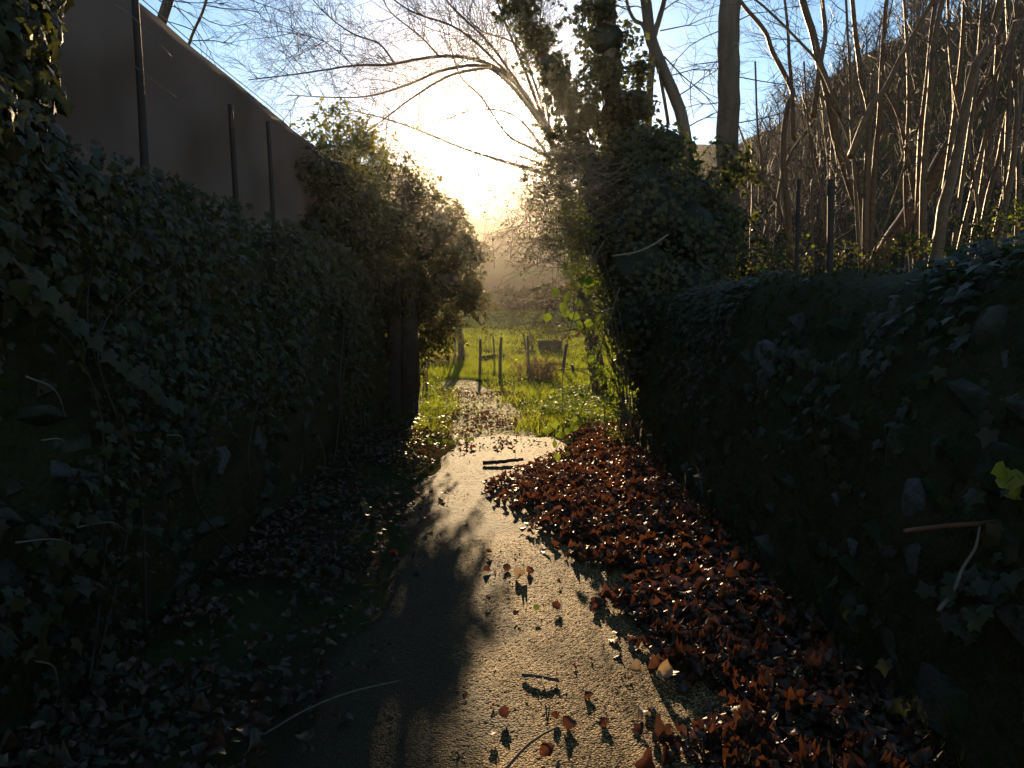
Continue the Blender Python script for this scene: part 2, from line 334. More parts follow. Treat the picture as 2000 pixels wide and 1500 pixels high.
tag(link('ground', np_mesh('ground', np.stack([X, Y, Z], -1).reshape(-1, 3), Q, M['soil'], True)), kind='structure')
def hgt(x, y): return float(height(np.array([x]), np.array([y]))[0])

# asphalt lane with its real aggregate relief where the camera stands over it
def lane(name, y0, y1, step, xl, xr, mat, z0, amp):
    yy = np.arange(y0, y1+1e-6, step); xx = np.arange(0, 1+1e-6, step/2.3); U, Yg = np.meshgrid(xx, yy)
    l = xl(Yg); r = xr(Yg); Xg = l+(r-l)*U
    h = R.random(Xg.shape)**2*amp + .02*(fbm(np.stack([Xg, Yg, 0*Xg], -1), 1.4)-.5)
    edge = np.minimum(U, 1-U); Zg = height(Xg, Yg)*.0 + z0 + h - .035*(1-sstep(0, .06, edge))
    Zg = Zg + np.where(Yg > 9.5, height(Xg, Yg), 0)
    if name == 'path': Zg = Zg - .07*sstep(0, .25, Yg-9.0-1.1*noise(np.stack([Xg*2.2, 0*Xg, 0*Xg], -1)))
    Ig = np.arange(Xg.size).reshape(Xg.shape)
    q = np.stack([Ig[:-1, :-1], Ig[:-1, 1:], Ig[1:, 1:], Ig[1:, :-1]], -1).reshape(-1, 4)
    return tag(link(name, np_mesh(name, np.stack([Xg, Yg, Zg], -1).reshape(-1, 3), q, mat, False)), kind='structure')
wl = lambda y: -.82+.08*np.sin(y*1.7)+.04*np.sin(y*5.1)
wr = lambda y: 1.12+.05*np.sin(y*1.3+1)+.03*np.sin(y*6.3)
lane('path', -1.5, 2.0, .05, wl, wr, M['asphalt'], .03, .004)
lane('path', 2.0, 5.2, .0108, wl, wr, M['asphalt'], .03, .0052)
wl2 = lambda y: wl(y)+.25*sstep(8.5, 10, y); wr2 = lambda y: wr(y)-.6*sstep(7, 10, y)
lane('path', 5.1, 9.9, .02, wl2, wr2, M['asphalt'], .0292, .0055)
cxl = lambda y: -.25-.085*(y-9.9)-.012*np.maximum(0, y-13)**2
lane('track', 9.0, 22, .05, lambda y: cxl(y)-.55-.1*np.sin(y*2), lambda y: cxl(y)+.62-.25*sstep(11, 18, y), M['track'], .0, .03)

# ------------------------------------------------------------------ stone walls
def wall_obj(name, y0, y1, prof, label, seed):
    """a core swept along y from a cross-section, with uneven faces"""
    e = empty(name, (prof[0][0], (y0+y1)/2, 0)); tag(e, label, 'wall')
    yy = np.arange(y0, y1+.01, .09); pr = smooth_line([(a, 0, b) for a, b in prof], 8)[:, [0, 2]]
    P = np.zeros((len(yy), len(pr), 3)); P[..., 0] = pr[None, :, 0]; P[..., 1] = yy[:, None]; P[..., 2] = pr[None, :, 1]
    n = fbm(P+seed, 2.2, 3)-.5; P[..., 0] += n*.16*(-np.sign(prof[0][0])); P[..., 2] += (fbm(P+seed+9, 1.1)-.5)*.2*sstep(.6, 1.8, P[..., 2])
    I_ = np.arange(P.shape[0]*P.shape[1]).reshape(P.shape[:2])
    q = np.stack([I_[:-1, :-1], I_[:-1, 1:], I_[1:, 1:], I_[1:, :-1]], -1).reshape(-1, 4)
    link('wall_core', np_mesh('wall_core', P.reshape(-1, 3), q, M['wallcore'], True), e)
    # close the far end
    mb = MB(); mb.add(np.concatenate([P[-1], [[P[-1][:, 0].mean(), y1+.02, .9]]]), [(i, i+1, len(P[-1])) for i in range(len(P[-1])-1)]); mb.build('wall_end', M['wallcore'], e)
    return e, P
def rock_meshes(mat, n=7):
    out = []
    for k in range(n):
        bm = bmesh.new(); rr = random.Random(k+31)
        for _ in range(15):
            v = [rr.uniform(-1, 1) for _ in range(3)]; m_ = max(abs(c) for c in v); s_ = sum(c*c for c in v)**.5
            f_ = (.6/m_ + .4/s_)*.5*rr.uniform(.85, 1.05); bm.verts.new([c*f_ for c in v])
        r_ = bmesh.ops.convex_hull(bm, input=bm.verts)
        bmesh.ops.delete(bm, geom=[g for g in r_['geom_interior'] if isinstance(g, bmesh.types.BMVert)], context='VERTS')
        me = bpy.data.meshes.new('stone'); bm.to_mesh(me); bm.free(); me.materials.append(mat); out.append(me)
    return out
ROCK = rock_meshes(M['stone']); PROCK = rock_meshes(M['palestone'])
def place_stone(meshes, p, size, parent, rot):
    o = link('stone', meshes[random.randrange(len(meshes))], parent); o.location = tuple(p); o.scale = size; o.rotation_euler = rot; return o
def face_x(P, y, z, yy0, step=.09):
    """x of the lane-side face of a wall at y, z"""
    r = P[min(max(int(round((y-yy0)/step)), 0), len(P)-1)]; i = int(np.argmin(np.abs(r[:len(r)//2, 2]-z))); return r[i, 0]
# left: dry-stone wall under ivy; right: mossy retaining wall leaning back
LP = [(-1.72, -.1), (-1.74, .7), (-1.78, 1.4), (-1.82, 1.95), (-1.95, 2.12), (-2.15, 2.08), (-2.25, 1.6), (-2.25, .5)]
RP = [(1.34, -.1), (1.42, .45), (1.54, 1.0), (1.66, 1.45), (1.80, 1.74), (2.02, 1.80), (2.25, 1.66), (2.35, 1.2)]
lw, LPts = wall_obj('stone_wall', -2.5, 10.9, LP, 'tall dry stone wall smothered in ivy on the left side of the lane', 3.1)
rw, RPts = wall_obj('stone_wall', -2.5, 8.9, RP, 'mossy leaning stone retaining wall on the right side of the lane', 17.7)
for wall, P, y0, ya, yb, sgn, top in ((lw, LPts, -2.5, 2.0, 10.8, 1, 1.95), (rw, RPts, -2.5, 1.7, 8.8, -1, 1.55)):
    z = .08; row = 0
    while z < top:
        hh = random.uniform(.13, .22); y = ya + random.uniform(0, .3)
        while y < yb:
            ln = random.uniform(.20, .46)
            if random.random() < .8:
                x = face_x(P, y+ln/2, z+hh/2, y0)
                place_stone(ROCK, (x-sgn*.084, y+ln/2, z+hh/2), (.26, ln*1.0, hh*1.08), wall, (random.uniform(-.12, .12), random.uniform(-.1, .1)-(0 if sgn > 0 else .2), random.uniform(-.12, .12)))
            y += ln*1.03
        z += hh*1.02; row += 1
# pale bare stones that show through the green
for px, py, wpx, hpx in ((420, 625, 30, 60), (445, 665, 20, 45), (470, 800, 30, 35), (180, 940, 60, 45), (130, 915, 40, 30), (378, 840, 25, 60), (395, 740, 25, 30), (585, 690, 22, 45), (540, 705, 18, 45), (640, 712, 16, 40), (500, 860, 25, 60), (300, 830, 30, 24), (430, 900, 30, 50)):
    d = ray(px, py); t_ = -1.74/d[0]; p = np.array([0, 0, EYE])+d*t_; s_ = t_/F
    place_stone(PROCK, (face_x(LPts, p[1], p[2], -2.5)-.04, p[1], p[2]), (.16, wpx*s_*3.4, hpx*s_*1.3), lw, (random.uniform(-.3, .3), 0, 0))
for px, py, wpx, hpx in ((1495, 745, 55, 130), (1530, 700, 30, 60), (1745, 895, 40, 110), (1785, 985, 75, 85), (1875, 800, 26, 70), (1965, 715, 26, 60), (1650, 830, 22, 40), (1775, 1095, 40, 80), (1660, 1060, 22, 40), (1600, 905, 28, 26), (1635, 975, 20, 50), (1930, 1110, 40, 30)):
    d = ray(px, py); t_ = 1.55/d[0]
    for _ in range(4):
        p = np.array([0, 0, EYE])+d*t_; t_ = face_x(RPts, p[1], p[2], -2.5)/d[0]
    p = np.array([0, 0, EYE])+d*t_; s_ = t_/F
    place_stone(PROCK, (p[0]+.075, p[1], p[2]), (.20, wpx*s_*2.2, hpx*s_*1.3), rw, (random.uniform(-.3, .3), -.2, random.uniform(-.2, .2)))
# moss tufts over both walls
for wall, P, n, sgn in ((lw, LPts, 12000, 1), (rw, RPts, 34000, -1)):
    a = R.integers(30, len(P)-1, n); b = R.integers(2, P.shape[1]-14, n)
    p = P[a, b] + R.uniform(-.05, .05, (n, 3)); keep = fbm(p, 2.0) > (.50 if sgn > 0 else .36); p = p[keep]; n_ = len(p)
    p[:, 0] += sgn*R.uniform(.0, .035, n_)
    nr = np.tile([sgn, 0, .5], (n_, 1))+rdir(n_)*.5; tip = np.tile([sgn*.5, 0, -.6], (n_, 1))+rdir(n_)*.8
    tag(scatter('moss', BLADE+QUAD, p, frames(nr, tip), R.uniform(.02, .06, n_), M['moss'], wall), kind='stuff')
# rough stone gate pillar where the left wall ends
gp_ = empty('gate_pillar', (-1.55, 10.95, 0)); tag(gp_, 'rough upright stone gate pillar at the far end of the left wall', 'pillar')
def slab(mb, cx, cy, w0, w1, dpt, z0, z1, seed, n=12):
    for k in range(n):
        pass
    zz = np.linspace(z0, z1, n); ring = [(-1, -1), (-.4, -1.08), (.35, -1.05), (1, -1), (1.06, 0), (1, 1), (0, 1.05), (-1, 1), (-1.05, 0)]
    V = []
    for z_ in zz:
        w_ = w0+(w1-w0)*(z_-z0)/(z1-z0)
        for a, b in ring:
            q = np.array([a*w_/2, b*dpt/2, z_]); V.append([cx+q[0]+.05*(noise(q*3+seed)-.5), cy+q[1]+.05*(noise(q*3+seed+7)-.5), z_])
    m_ = len(ring); f = [(i*m_+j, i*m_+(j+1) % m_, (i+1)*m_+(j+1) % m_, (i+1)*m_+j) for i in range(n-1) for j in range(m_)]
    f += [tuple(range((n-1)*m_, n*m_))]; mb.add(np.array(V), f)
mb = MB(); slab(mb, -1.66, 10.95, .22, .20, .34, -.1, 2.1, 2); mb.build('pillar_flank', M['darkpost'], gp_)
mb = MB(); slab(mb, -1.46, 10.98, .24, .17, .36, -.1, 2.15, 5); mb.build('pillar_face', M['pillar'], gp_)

# ------------------------------------------------------------------ ivy on the left wall
def ivy_wall():
    e = empty('ivy', (-1.75, 4, 0)); tag(e, 'thick dark glossy ivy covering the left stone wall and its crest', 'ivy')
    n = 24000; y = R.uniform(.9, 10.9, n)**1; z = 2.25*R.random(n)**.7 + .05
    p = np.stack([np.zeros(n), y, z], -1); dens = fbm(p, 1.3)
    keep = (dens+R.normal(size=n)*.07 > .45+.17*(1-sstep(.3, 1.7, z))-.05*sstep(1.6, 2.0, z)-.06*(1-sstep(3.0, 4.5, y))); p = p[keep]; n = len(p)
    lip = sstep(1.7, 2.1, p[:, 2]); bulge = .10*fbm(p, .9)+.14*lip*fbm(p, 1.6)
    p[:, 0] = np.interp(p[:, 2], [0, .7, 1.4, 1.95, 2.3], [-1.70, -1.71, -1.74, -1.78, -1.86])+bulge+R.uniform(-.03, .06, n)
    # crest
    m = 3600; q = np.stack([R.uniform(-2.25, -1.68, m), R.uniform(.9, 11, m), np.zeros(m)], -1); q[:, 2] = 2.08+.16*fbm(q, 1.4)+R.uniform(-.03, .09, m)
    # tall shoulder hanging over the near end of the wall
    k = 4200; c = np.array([at(-10, 330, 2.7), at(20, 40, 2.75), at(30, 160, 2.8), at(70, 340, 3.0), at(-60, 200, 2.5), at(150, 380, 3.2), at(10, 250, 2.75), at(40, -60, 2.8), at(-60, 60, 2.6)])[R.integers(0, 9, k)]; dd = rdir(k); s = c+dd*np.array([.13, .22, .15])*(R.random((k, 1))**.4)
    P = np.concatenate([p, q, s]); L = len(P)
    nr = np.concatenate([np.tile([1, -.25, .35], (n, 1)), np.tile([.3, -.2, 1], (m, 1)), dd+np.array([.5, -.4, .3])])+rdir(L)*.85
    tip = np.tile([.25, -.1, -.9], (L, 1))+rdir(L)*.45
    sz = (.016+.052*R.random(L)**2)*(1+.25*(P[:, 1] < 3.0)); fr = frames(nr, tip)
    # the 300 that show largest are leaves of their own
    vis = sz/np.maximum(P[:, 1], .8)*(P[:, 1] > 1.75)*np.maximum(np.abs(fr[:, 0, 2]), .2); big = np.argsort(-vis)[:300]; rest = np.setdiff1d(np.arange(L), big)
    singles('leaf', LM['ivy'], P[big], fr[big], sz[big], e)
    tag(scatter('foliage', IVY, P[rest], fr[rest], sz[rest], M['ivy'], e), kind='stuff')
    # a loose trailing vine with a leaf at each joint
    ln = [at(25, 505, 2.45), at(110, 600, 2.75), at(200, 690, 3.05), at(270, 745, 3.3), at(320, 785, 3.6), at(370, 800, 3.9)]
    for q_ in ln: q_[0] = max(q_[0], -1.66)
    L_ = smooth_line(ln, 6); mb = MB(); tube(mb, L_, np.linspace(.005, .003, len(L_)), 5); vn = mb.build('vine', M['stem'], e)
    pp = L_[2::2]; singles('leaf', LM['ivy'], pp+np.array([.02, 0, .01]), frames(np.tile([1, -.6, .5], (len(pp), 1))+rdir(len(pp))*.3, np.tile([.2, .2, -1], (len(pp), 1))), np.full(len(pp), .075), vn)
    for k in range(11):
        y_ = R.uniform(2.4, 9.0); zt = R.uniform(1.2, 2.1); L2 = smooth_line([(-1.66+R.uniform(-.02, .02), y_+R.uniform(-.3, .3), .05), (-1.67, y_+R.uniform(-.4, .4), zt*.45), (-1.68+R.uniform(-.02, .03), y_+R.uniform(-.5, .5), zt*.8), (-1.70, y_+R.uniform(-.9, .9), zt)], 6)
        mb = MB(); tube(mb, L2, np.linspace(R.uniform(.004, .009), .002, len(L2)), 5); mb.build('ivy_stem', M['twig'], e)
    # dead stems lying over the face
    for a, b in (((50, 735), (130, 820)), ((325, 850), (360, 880)), ((80, 860), (130, 890)), ((30, 1060), (160, 1080)), ((150, 1030), (250, 1040)), ((620, 850), (634, 935)), ((60, 1290), (115, 1345))):
        d0 = ray(*a); d1 = ray(*b); o_ = np.array([0, 0, EYE]); p0 = o_+d0*(-1.62/d0[0]); p1 = o_+d1*(-1.60/d1[0]); 
        mid = (p0+p1)/2+np.array([.03, 0, .03]); L2 = smooth_line([p0, mid, p1], 5); mb = MB(); tube(mb, L2, np.linspace(.004, .002, len(L2)), 4); mb.build('dry_stem', M['stick'], e)
ivy_wall()
# right wall: sparser ivy sprawling along the crest
def ivy_right():
    e = empty('ivy', (1.8, 5, 1.5)); tag(e, 'low ivy sprawling along the mossy crest of the right wall', 'ivy')
    n = 5200; a = R.integers(36, len(RPts)-1, n); b = np.clip((R.beta(3.2, 2.0, n)*(RPts.shape[1]-6)).astype(int), 2, RPts.shape[1]-6)
    P = RPts[a, b]+R.uniform(-.04, .04, (n, 3)); P[:, 0] -= R.uniform(.0, .07, n); P[:, 2] += R.uniform(0, .05, n)*(P[:, 2] > 1.5)
    k = fbm(P+4, 1.5) > .50-.05*sstep(1.5, 1.75, P[:, 2]); P = P[k]; n = len(P)
    top = sstep(1.45, 1.75, P[:, 2])[:, None]; nr = (1-top)*np.array([-1, -.3, .4])+top*np.array([-.2, -.2, 1])+rdir(n)*.5
    fr = frames(nr, np.tile([-.4, -.2, -.8], (n, 1))+rdir(n)*.5); sz = R.uniform(.03, .07, n)
    vis = sz/P[:, 1]*(P[:, 1] > 1.9); big = np.argsort(-vis)[:220]; rest = np.setdiff1d(np.arange(n), big)
    singles('leaf', LM['ivy'], P[big], fr[big], sz[big], e); tag(scatter('foliage', IVY, P[rest], fr[rest], sz[rest], M['ivy'], e), kind='stuff')
ivy_right()

# ------------------------------------------------------------------ windbreak screen behind the left wall
def screen():
    e = empty('windbreak_screen', (-2.1, 5, .9)); tag(e, 'tall dark brown windbreak netting stretched on posts above the left wall', 'screen')
    yy = np.linspace(.5, 11, 130); zz = np.linspace(0, 1, 40); Yg, U = np.meshgrid(yy, zz, indexing='ij')
    top = 3.40+.035*(fbm(np.stack([Yg, 0*Yg, 0*Yg], -1), 1.6)-.5); Zg = .9+(top-.9)*U
    lean = -.18*(Zg-2)
    wr_ = .03*np.sin((Yg*1.1-Zg*1.9)*4.0)*sstep(0, .6, U)*(1-sstep(.8, 1, U))+.06*(fbm(np.stack([Yg, Zg*2, 0*Yg], -1), 1.2)-.5)
    P = np.stack([-2.08+lean*.35+wr_, Yg, Zg], -1); Ig = np.arange(P.shape[0]*P.shape[1]).reshape(P.shape[:2])
    q = np.stack([Ig[:-1, :-1], Ig[1:, :-1], Ig[1:, 1:], Ig[:-1, 1:]], -1).reshape(-1, 4)
    o = link('netting', np_mesh('netting', P.reshape(-1, 3), q, M['net'], True), e); sd = o.modifiers.new('thickness', 'SOLIDIFY'); sd.thickness = .003
    for (a, b, w_, zt) in (((246, -40), (291, 420), .045, None), ((437, 195), (470, 480), .042, None), ((513, 230), (541, 500), .040, None)):
        d0, d1 = ray(*a), ray(*b); p0 = np.array([0, 0, EYE])+d0*(-1.99/d0[0]); p1 = np.array([0, 0, EYE])+d1*(-1.95/d1[0])
        y_ = (p0[1]+p1[1])/2; p0[1] = y_+.06; p1[1] = y_-.03; p1 = p1+(p1-p0)*.5
        mb = MB(); tube(mb, smooth_line([p1, (p0+p1)/2+np.array([.01, .01, 0]), p0], 4), np.linspace(w_*.55, w_*.42, 9), 7); mb.build('post', M['darkpost'], e)
    def wire(pts, r=.003):
        mb = MB(); tube(mb, smooth_line(pts, 6), r, 4); mb.build('wire', M['steel'], e)
    wire([(-2.06-.18*1.4*.35, y_, 3.41+.015*math.sin(y_*2.1)) for y_ in np.linspace(.5, 11, 9)], .004)
    wire([at(225, 10, 3.95), at(250, 25, 4.05), at(300, 72, 4.3), at(335, 110, 4.55)], .002)
    wire([at(262, 128, 4.1), at(290, 150, 4.3), at(345, 190, 4.6)], .002)
screen()

# ------------------------------------------------------------------ foliage masses
def blob_leaves(blobs, n, gap=.38, f=2.2, shell=.45):
    B = np.array([[*at(px, py, d), r*d/F, (rd if rd else r*d/F)] for px, py, d, r, rd in blobs]); wgt = B[:, 3]*np.sqrt(B[:, 3]*B[:, 4]); k = R.choice(len(B), n, p=wgt/wgt.sum())
    dd = rdir(n); rr = 1-shell*R.random(n)**1.6; P = B[k, :3]+dd*rr[:, None]*np.stack([B[k, 3], B[k, 4], B[k, 3]], -1)
    lump = fbm(P, f); P += dd*((lump-.5)[:, None]*.95*B[k, 3:4]); keep = (noise(P, f*2.3) > gap) & (P[:, 2] > .05); return P[keep], dd[keep], B
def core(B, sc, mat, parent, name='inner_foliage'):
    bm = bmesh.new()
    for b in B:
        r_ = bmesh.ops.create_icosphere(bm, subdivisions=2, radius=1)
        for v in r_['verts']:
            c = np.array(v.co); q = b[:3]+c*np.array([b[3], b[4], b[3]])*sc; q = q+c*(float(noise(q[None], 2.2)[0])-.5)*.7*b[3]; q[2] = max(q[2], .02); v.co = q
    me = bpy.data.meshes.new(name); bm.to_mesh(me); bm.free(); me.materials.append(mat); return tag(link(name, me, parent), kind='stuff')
def mass(e, blobs, n, tmpl, mat, lm, size, gap=.38, corescale=.72, coremat=None, nbig=120, f=2.2, outward=.9, up=.4, name='foliage', shell=.45):
    P, D, B = blob_leaves(blobs, n, gap, f, shell); L = len(P)
    nr = D*outward+rdir(L)*.7+np.array([0, -.15, up]); tip = rdir(L)*.8+np.array([0, -.1, -.4])+D*.5; fr = frames(nr, tip); sz = R.uniform(size[0], size[1], L)
    front = -D[:, 1]+.4*R.random(L)+sz*4; big = np.argsort(-front)[:nbig] if lm else np.array([], int); rest = np.setdiff1d(np.arange(L), big)
    if lm: singles('leaf', lm, P[big], fr[big], sz[big]*1.15, e)
    tag(scatter(name, tmpl, P[rest], fr[rest], sz[rest], mat, e), kind='stuff')
    if corescale: core(B, corescale, coremat or M['ivycore'], e)
def fringe(e, spots, cnt, mat, d0):
    mb = MB(); FP, FN = [], []
    for k in range(cnt):
        px, py = random.choice(spots); p = at(px+random.uniform(-20, 20), py+random.uniform(-15, 15), d0+random.uniform(-.5, .5)); d = np.array([random.uniform(-.6, .6), random.uniform(-.4, .2), random.uniform(-.2, .9)]); d = d/np.linalg.norm(d)
        ln = random.uniform(.15, .42); L_ = smooth_line([p, p+d*ln*.5, p+d*ln+np.array([0, 0, -.08])], 4); tube(mb, L_, np.linspace(.005, .002, len(L_)), 4)
        for q_ in np.repeat(L_, 2, 0): FP.append(q_+R.normal(size=3)*.015); FN.append(d+R.normal(size=3)*.6)
    tag(mb.build('shoots', M['twig'], e), kind='stuff'); FP = np.array(FP); FN = np.array(FN); tag(scatter('foliage', IVY, FP, frames(rdir(len(FP))+np.array([0, -.5, .6]), FN), R.uniform(.035, .075, len(FP)), M[mat], e), kind='stuff')
# big evergreen overhanging the end of the left wall
e = empty('evergreen_shrub', (-2.6, 12, 0)); tag(e, 'big dark evergreen shrub overhanging the lane at the end of left wall', 'shrub')
EVB = [(640, 420, 12, 130, 1.1), (760, 430, 12, 120, 1.2), (840, 470, 12, 90, 1.0), (885, 500, 12, 55, .8), (700, 550, 11.8, 110, 1.0), (800, 570, 12, 95, 1.0), (870, 560, 12, 68, .8), (690, 650, 11.6, 70, .7), (760, 600, 11.6, 70, .8), (838, 635, 12.2, 48, .6), (905, 575, 12.2, 34, .5), (910, 470, 12.2, 26, .5), (560, 480, 11.5, 120, .9), (580, 380, 12, 110, .9), (690, 370, 12.3, 95, .9), (800, 385, 12.4, 60, .8), (745, 555, 10.9, 75, .5), (795, 585, 11.0, 50, .4), (690, 590, 10.6, 60, .5), (640, 540, 10.2, 70, .5), (590, 500, 9.8, 80, .5), (830, 600, 11.5, 55, .5), (928, 555, 12.2, 30, .4), (932, 500, 12.2, 24, .4), (640, 420, 8.2, 62, .35), (690, 470, 8.8, 70, .4), (612, 450, 7.8, 46, .3), (655, 345, 8.5, 58, .35), (705, 395, 9.1, 72, .45), (750, 470, 9.8, 70, .5), (612, 330, 8.0, 38, .3)]
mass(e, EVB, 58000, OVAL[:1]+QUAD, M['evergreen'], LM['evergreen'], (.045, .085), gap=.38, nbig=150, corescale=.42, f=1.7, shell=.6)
EB = at(760, 600, 12); mb = MB(); tube(mb, smooth_line([(-2.0, 12.2, -.1), (-2.1, 12.1, 1.0), (-2.4, 12, 2.2), (-2.7, 12, 3.4)], 4), np.linspace(.11, .04, 13), 8); mb.build('trunk', M['bark'], e)
# fringe of drooping shoots along its lane side
mb = MB(); FP, FN = [], []
for k in range(120):
    px, py = random.choice([(900, 630), (870, 660), (930, 560), (935, 600), (850, 680), (830, 690), (925, 520), (905, 440), (880, 640), (945, 580), (870, 400), (820, 340), (770, 320), (700, 300), (900, 410), (640, 310), (925, 480)])
    p = at(px-25+random.uniform(-12, 8), py+random.uniform(-25, 15), 12+random.uniform(-.5, .5)); d = np.array([random.uniform(.1, .7), random.uniform(-.4, .2), random.uniform(-.7, .2)]); d = d/np.linalg.norm(d)
    ln = random.uniform(.2, .42); L_ = smooth_line([p, p+d*ln*.5, p+d*ln+np.array([0, 0, -.08])], 4); tube(mb, L_, np.linspace(.006, .002, len(L_)), 4)
    for q_ in np.repeat(L_, 3, 0): FP.append(q_+R.normal(size=3)*.015); FN.append(d+R.normal(size=3)*.6)
tag(mb.build('shoots', M['twig'], e), kind='stuff')
FP = np.array(FP); FN = np.array(FN); tag(scatter('foliage', OVAL, FP, frames(rdir(len(FP))+np.array([0, -.5, .6]), FN), R.uniform(.05, .085, len(FP)), M['evergreen'], e), kind='stuff')

# privet with sunlit leaves standing up beside the screen
e = empty('privet_shrub', (-3, 10.4, .9)); tag(e, 'loose privet shrub with backlit olive leaves rising past the screen end', 'shrub')
PB = [(650, 245, 10.2, 40, .5), (620, 275, 10.2, 45, .5), (690, 260, 10.2, 42, .5), (715, 285, 10.3, 34, .4), (665, 300, 10.3, 55, .6), (600, 300, 10, 40, .4), (735, 300, 10.4, 26, .4), (640, 330, 10.3, 60, .6), (720, 330, 10.4, 50, .5)]
mass(e, PB, 4600, OVAL, M['privet'], LM['privet'], (.05, .085), gap=.46, corescale=0, nbig=160, f=3.0, outward=.4, shell=.8)
mb = MB()
for px, py in ((650, 200), (600, 230), (690, 220), (715, 250), (575, 260), (735, 270), (640, 190), (665, 195), (810, 230), (770, 265)):
    L_ = smooth_line([(-3+random.uniform(-.2, .2), 10.6, 1.2), at((px+650)/2, 400, 10.5), at(px, py, 10.2)], 6); tube(mb, L_, np.linspace(.014, .003, len(L_)), 5)
tag(mb.build('stems', M['twig'], e), kind='stuff')
SP = np.array([at(px+random.uniform(-14, 14), py+random.uniform(-8, 26), 10.2+random.uniform(-.2, .2)) for px, py in ((650, 200), (600, 235), (690, 220), (715, 250), (575, 262), (735, 275), (635, 195), (668, 195), (810, 230), (770, 265)) for _ in range(9)])
tag(scatter('foliage', OVAL, SP, frames(rdir(len(SP)), rdir(len(SP))+np.array([0, 0, .5])), R.uniform(.05, .09, len(SP)), M['privet'], e), kind='stuff')

# ivy-clad trees on the right
def limb(mb, pts, r0, r1, sides=8, k=5):
    L_ = smooth_line(pts, k); t_ = np.linspace(0, 1, len(L_)); tube(mb, L_+ (np.array([fbm(L_*3+2, 1), fbm(L_*3+9, 1), 0*t_]).T-.5)*r0*.35*np.array([1, 1, 0]), r0+(r1-r0)*t_**.9, sides); return L_
def ivy_tree(label, base, path, r, blobs, n, nbig):
    e = empty('ivy_clad_tree', base); tag(e, label, 'tree'); mb = MB(); limb(mb, path, r, r*.6, 9); mb.build('trunk', M['bark'], e)
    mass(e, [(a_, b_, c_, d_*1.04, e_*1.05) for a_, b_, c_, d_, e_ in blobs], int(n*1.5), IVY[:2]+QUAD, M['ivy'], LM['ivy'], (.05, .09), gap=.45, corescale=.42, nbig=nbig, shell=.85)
    fringe(e, [(a_+d_*random.choice((-1, 1))*.9, b_+d_*.3) for a_, b_, c_, d_, e_ in blobs], 60, 'ivy', blobs[0][2]); return e
def T(px, py, d): return tuple(at(px, py, d))
ivy_tree('leaning tree wrapped in ivy, tilting up towards the sun', (2.2, 11.5, .2), [(2.1, 11.5, .1), T(1215, 480, 11.5), T(1160, 330, 11.5), T(1085, 160, 11.6), T(1010, 0, 11.8), T(960, -110, 12)], .13,
    [(1185, 370, 11.5, 62, .5), (1160, 310, 11.5, 52, .42), (1130, 250, 11.5, 46, .4), (1100, 190, 11.6, 40, .36), (1075, 130, 11.6, 38, .34), (1045, 75, 11.7, 36, .32), (1020, 20, 11.8, 34, .3), (995, -30, 11.8, 34, .3), (970, -80, 11.9, 34, .3), (1120, 310, 11.4, 28, .3), (1090, 260, 11.4, 18, .2)], 9000, 60)
ivy_tree('upright tree swathed in a thick column of ivy', (2.4, 12.0, .3), [(2.35, 12, .2), T(1215, 400, 12), T(1195, 200, 12), T(1190, 0, 12.1), T(1185, -130, 12.2)], .15,
    [(1225, 380, 12, 80, .6), (1205, 300, 12, 66, .5), (1195, 220, 12, 56, .45), (1190, 150, 12, 58, .45), (1185, 80, 12, 58, .45), (1175, 15, 12, 56, .42), (1165, -50, 12, 60, .45), (1240, 200, 12, 40, .35), (1250, 130, 12, 26, .3), (1235, 260, 12, 46, .4), (1255, 300, 12, 46, .4), (1165, -110, 12, 50, .4)], 12000, 60)
# ivy thicket that swallows the end of the right wall
e = empty('ivy_thicket', (1.9, 9.6, 0)); tag(e, 'dark ivy thicket swallowing the far end of the right wall', 'shrub')
TB = [(1270, 430, 10, 110, .9), (1330, 460, 10, 110, .9), (1215, 470, 10, 80, .7), (1250, 540, 9.7, 100, .8), (1330, 560, 9.6, 100, .8), (1290, 640, 9.4, 105, .8), (1230, 630, 9.4, 60, .6), (1250, 720, 9.2, 55, .6), (1310, 720, 9.0, 90, .7), (1270, 800, 8.9, 42, .5), (1310, 820, 8.7, 60, .6), (1380, 500, 10.5, 70, .7), (1400, 450, 11, 60, .7), (1330, 400, 11, 74, .8), (1385, 410, 11.4, 40, .6), (1424, 500, 12.4, 36, .4), (1423, 420, 12.5, 26, .3), (1422, 350, 12.55, 22, .25), (1440, 540, 11.8, 40, .5), (1270, 350, 11, 70, .7), (1300, 285, 11.4, 48, .5), (1245, 300, 11.3, 55, .5), (1180, 420, 10.6, 50, .5), (1185, 540, 10, 38, .5)]
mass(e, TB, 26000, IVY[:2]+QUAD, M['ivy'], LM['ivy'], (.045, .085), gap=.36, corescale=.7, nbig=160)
fringe(e, [(1240, 290), (1290, 275), (1320, 300), (1370, 340), (1400, 370), (1440, 340), (1430, 300), (1450, 430), (1455, 460), (1150, 400), (1140, 470), (1170, 560), (1200, 640), (1215, 720), (1420, 500), (1350, 320)], 130, 'ivy', 10.6)

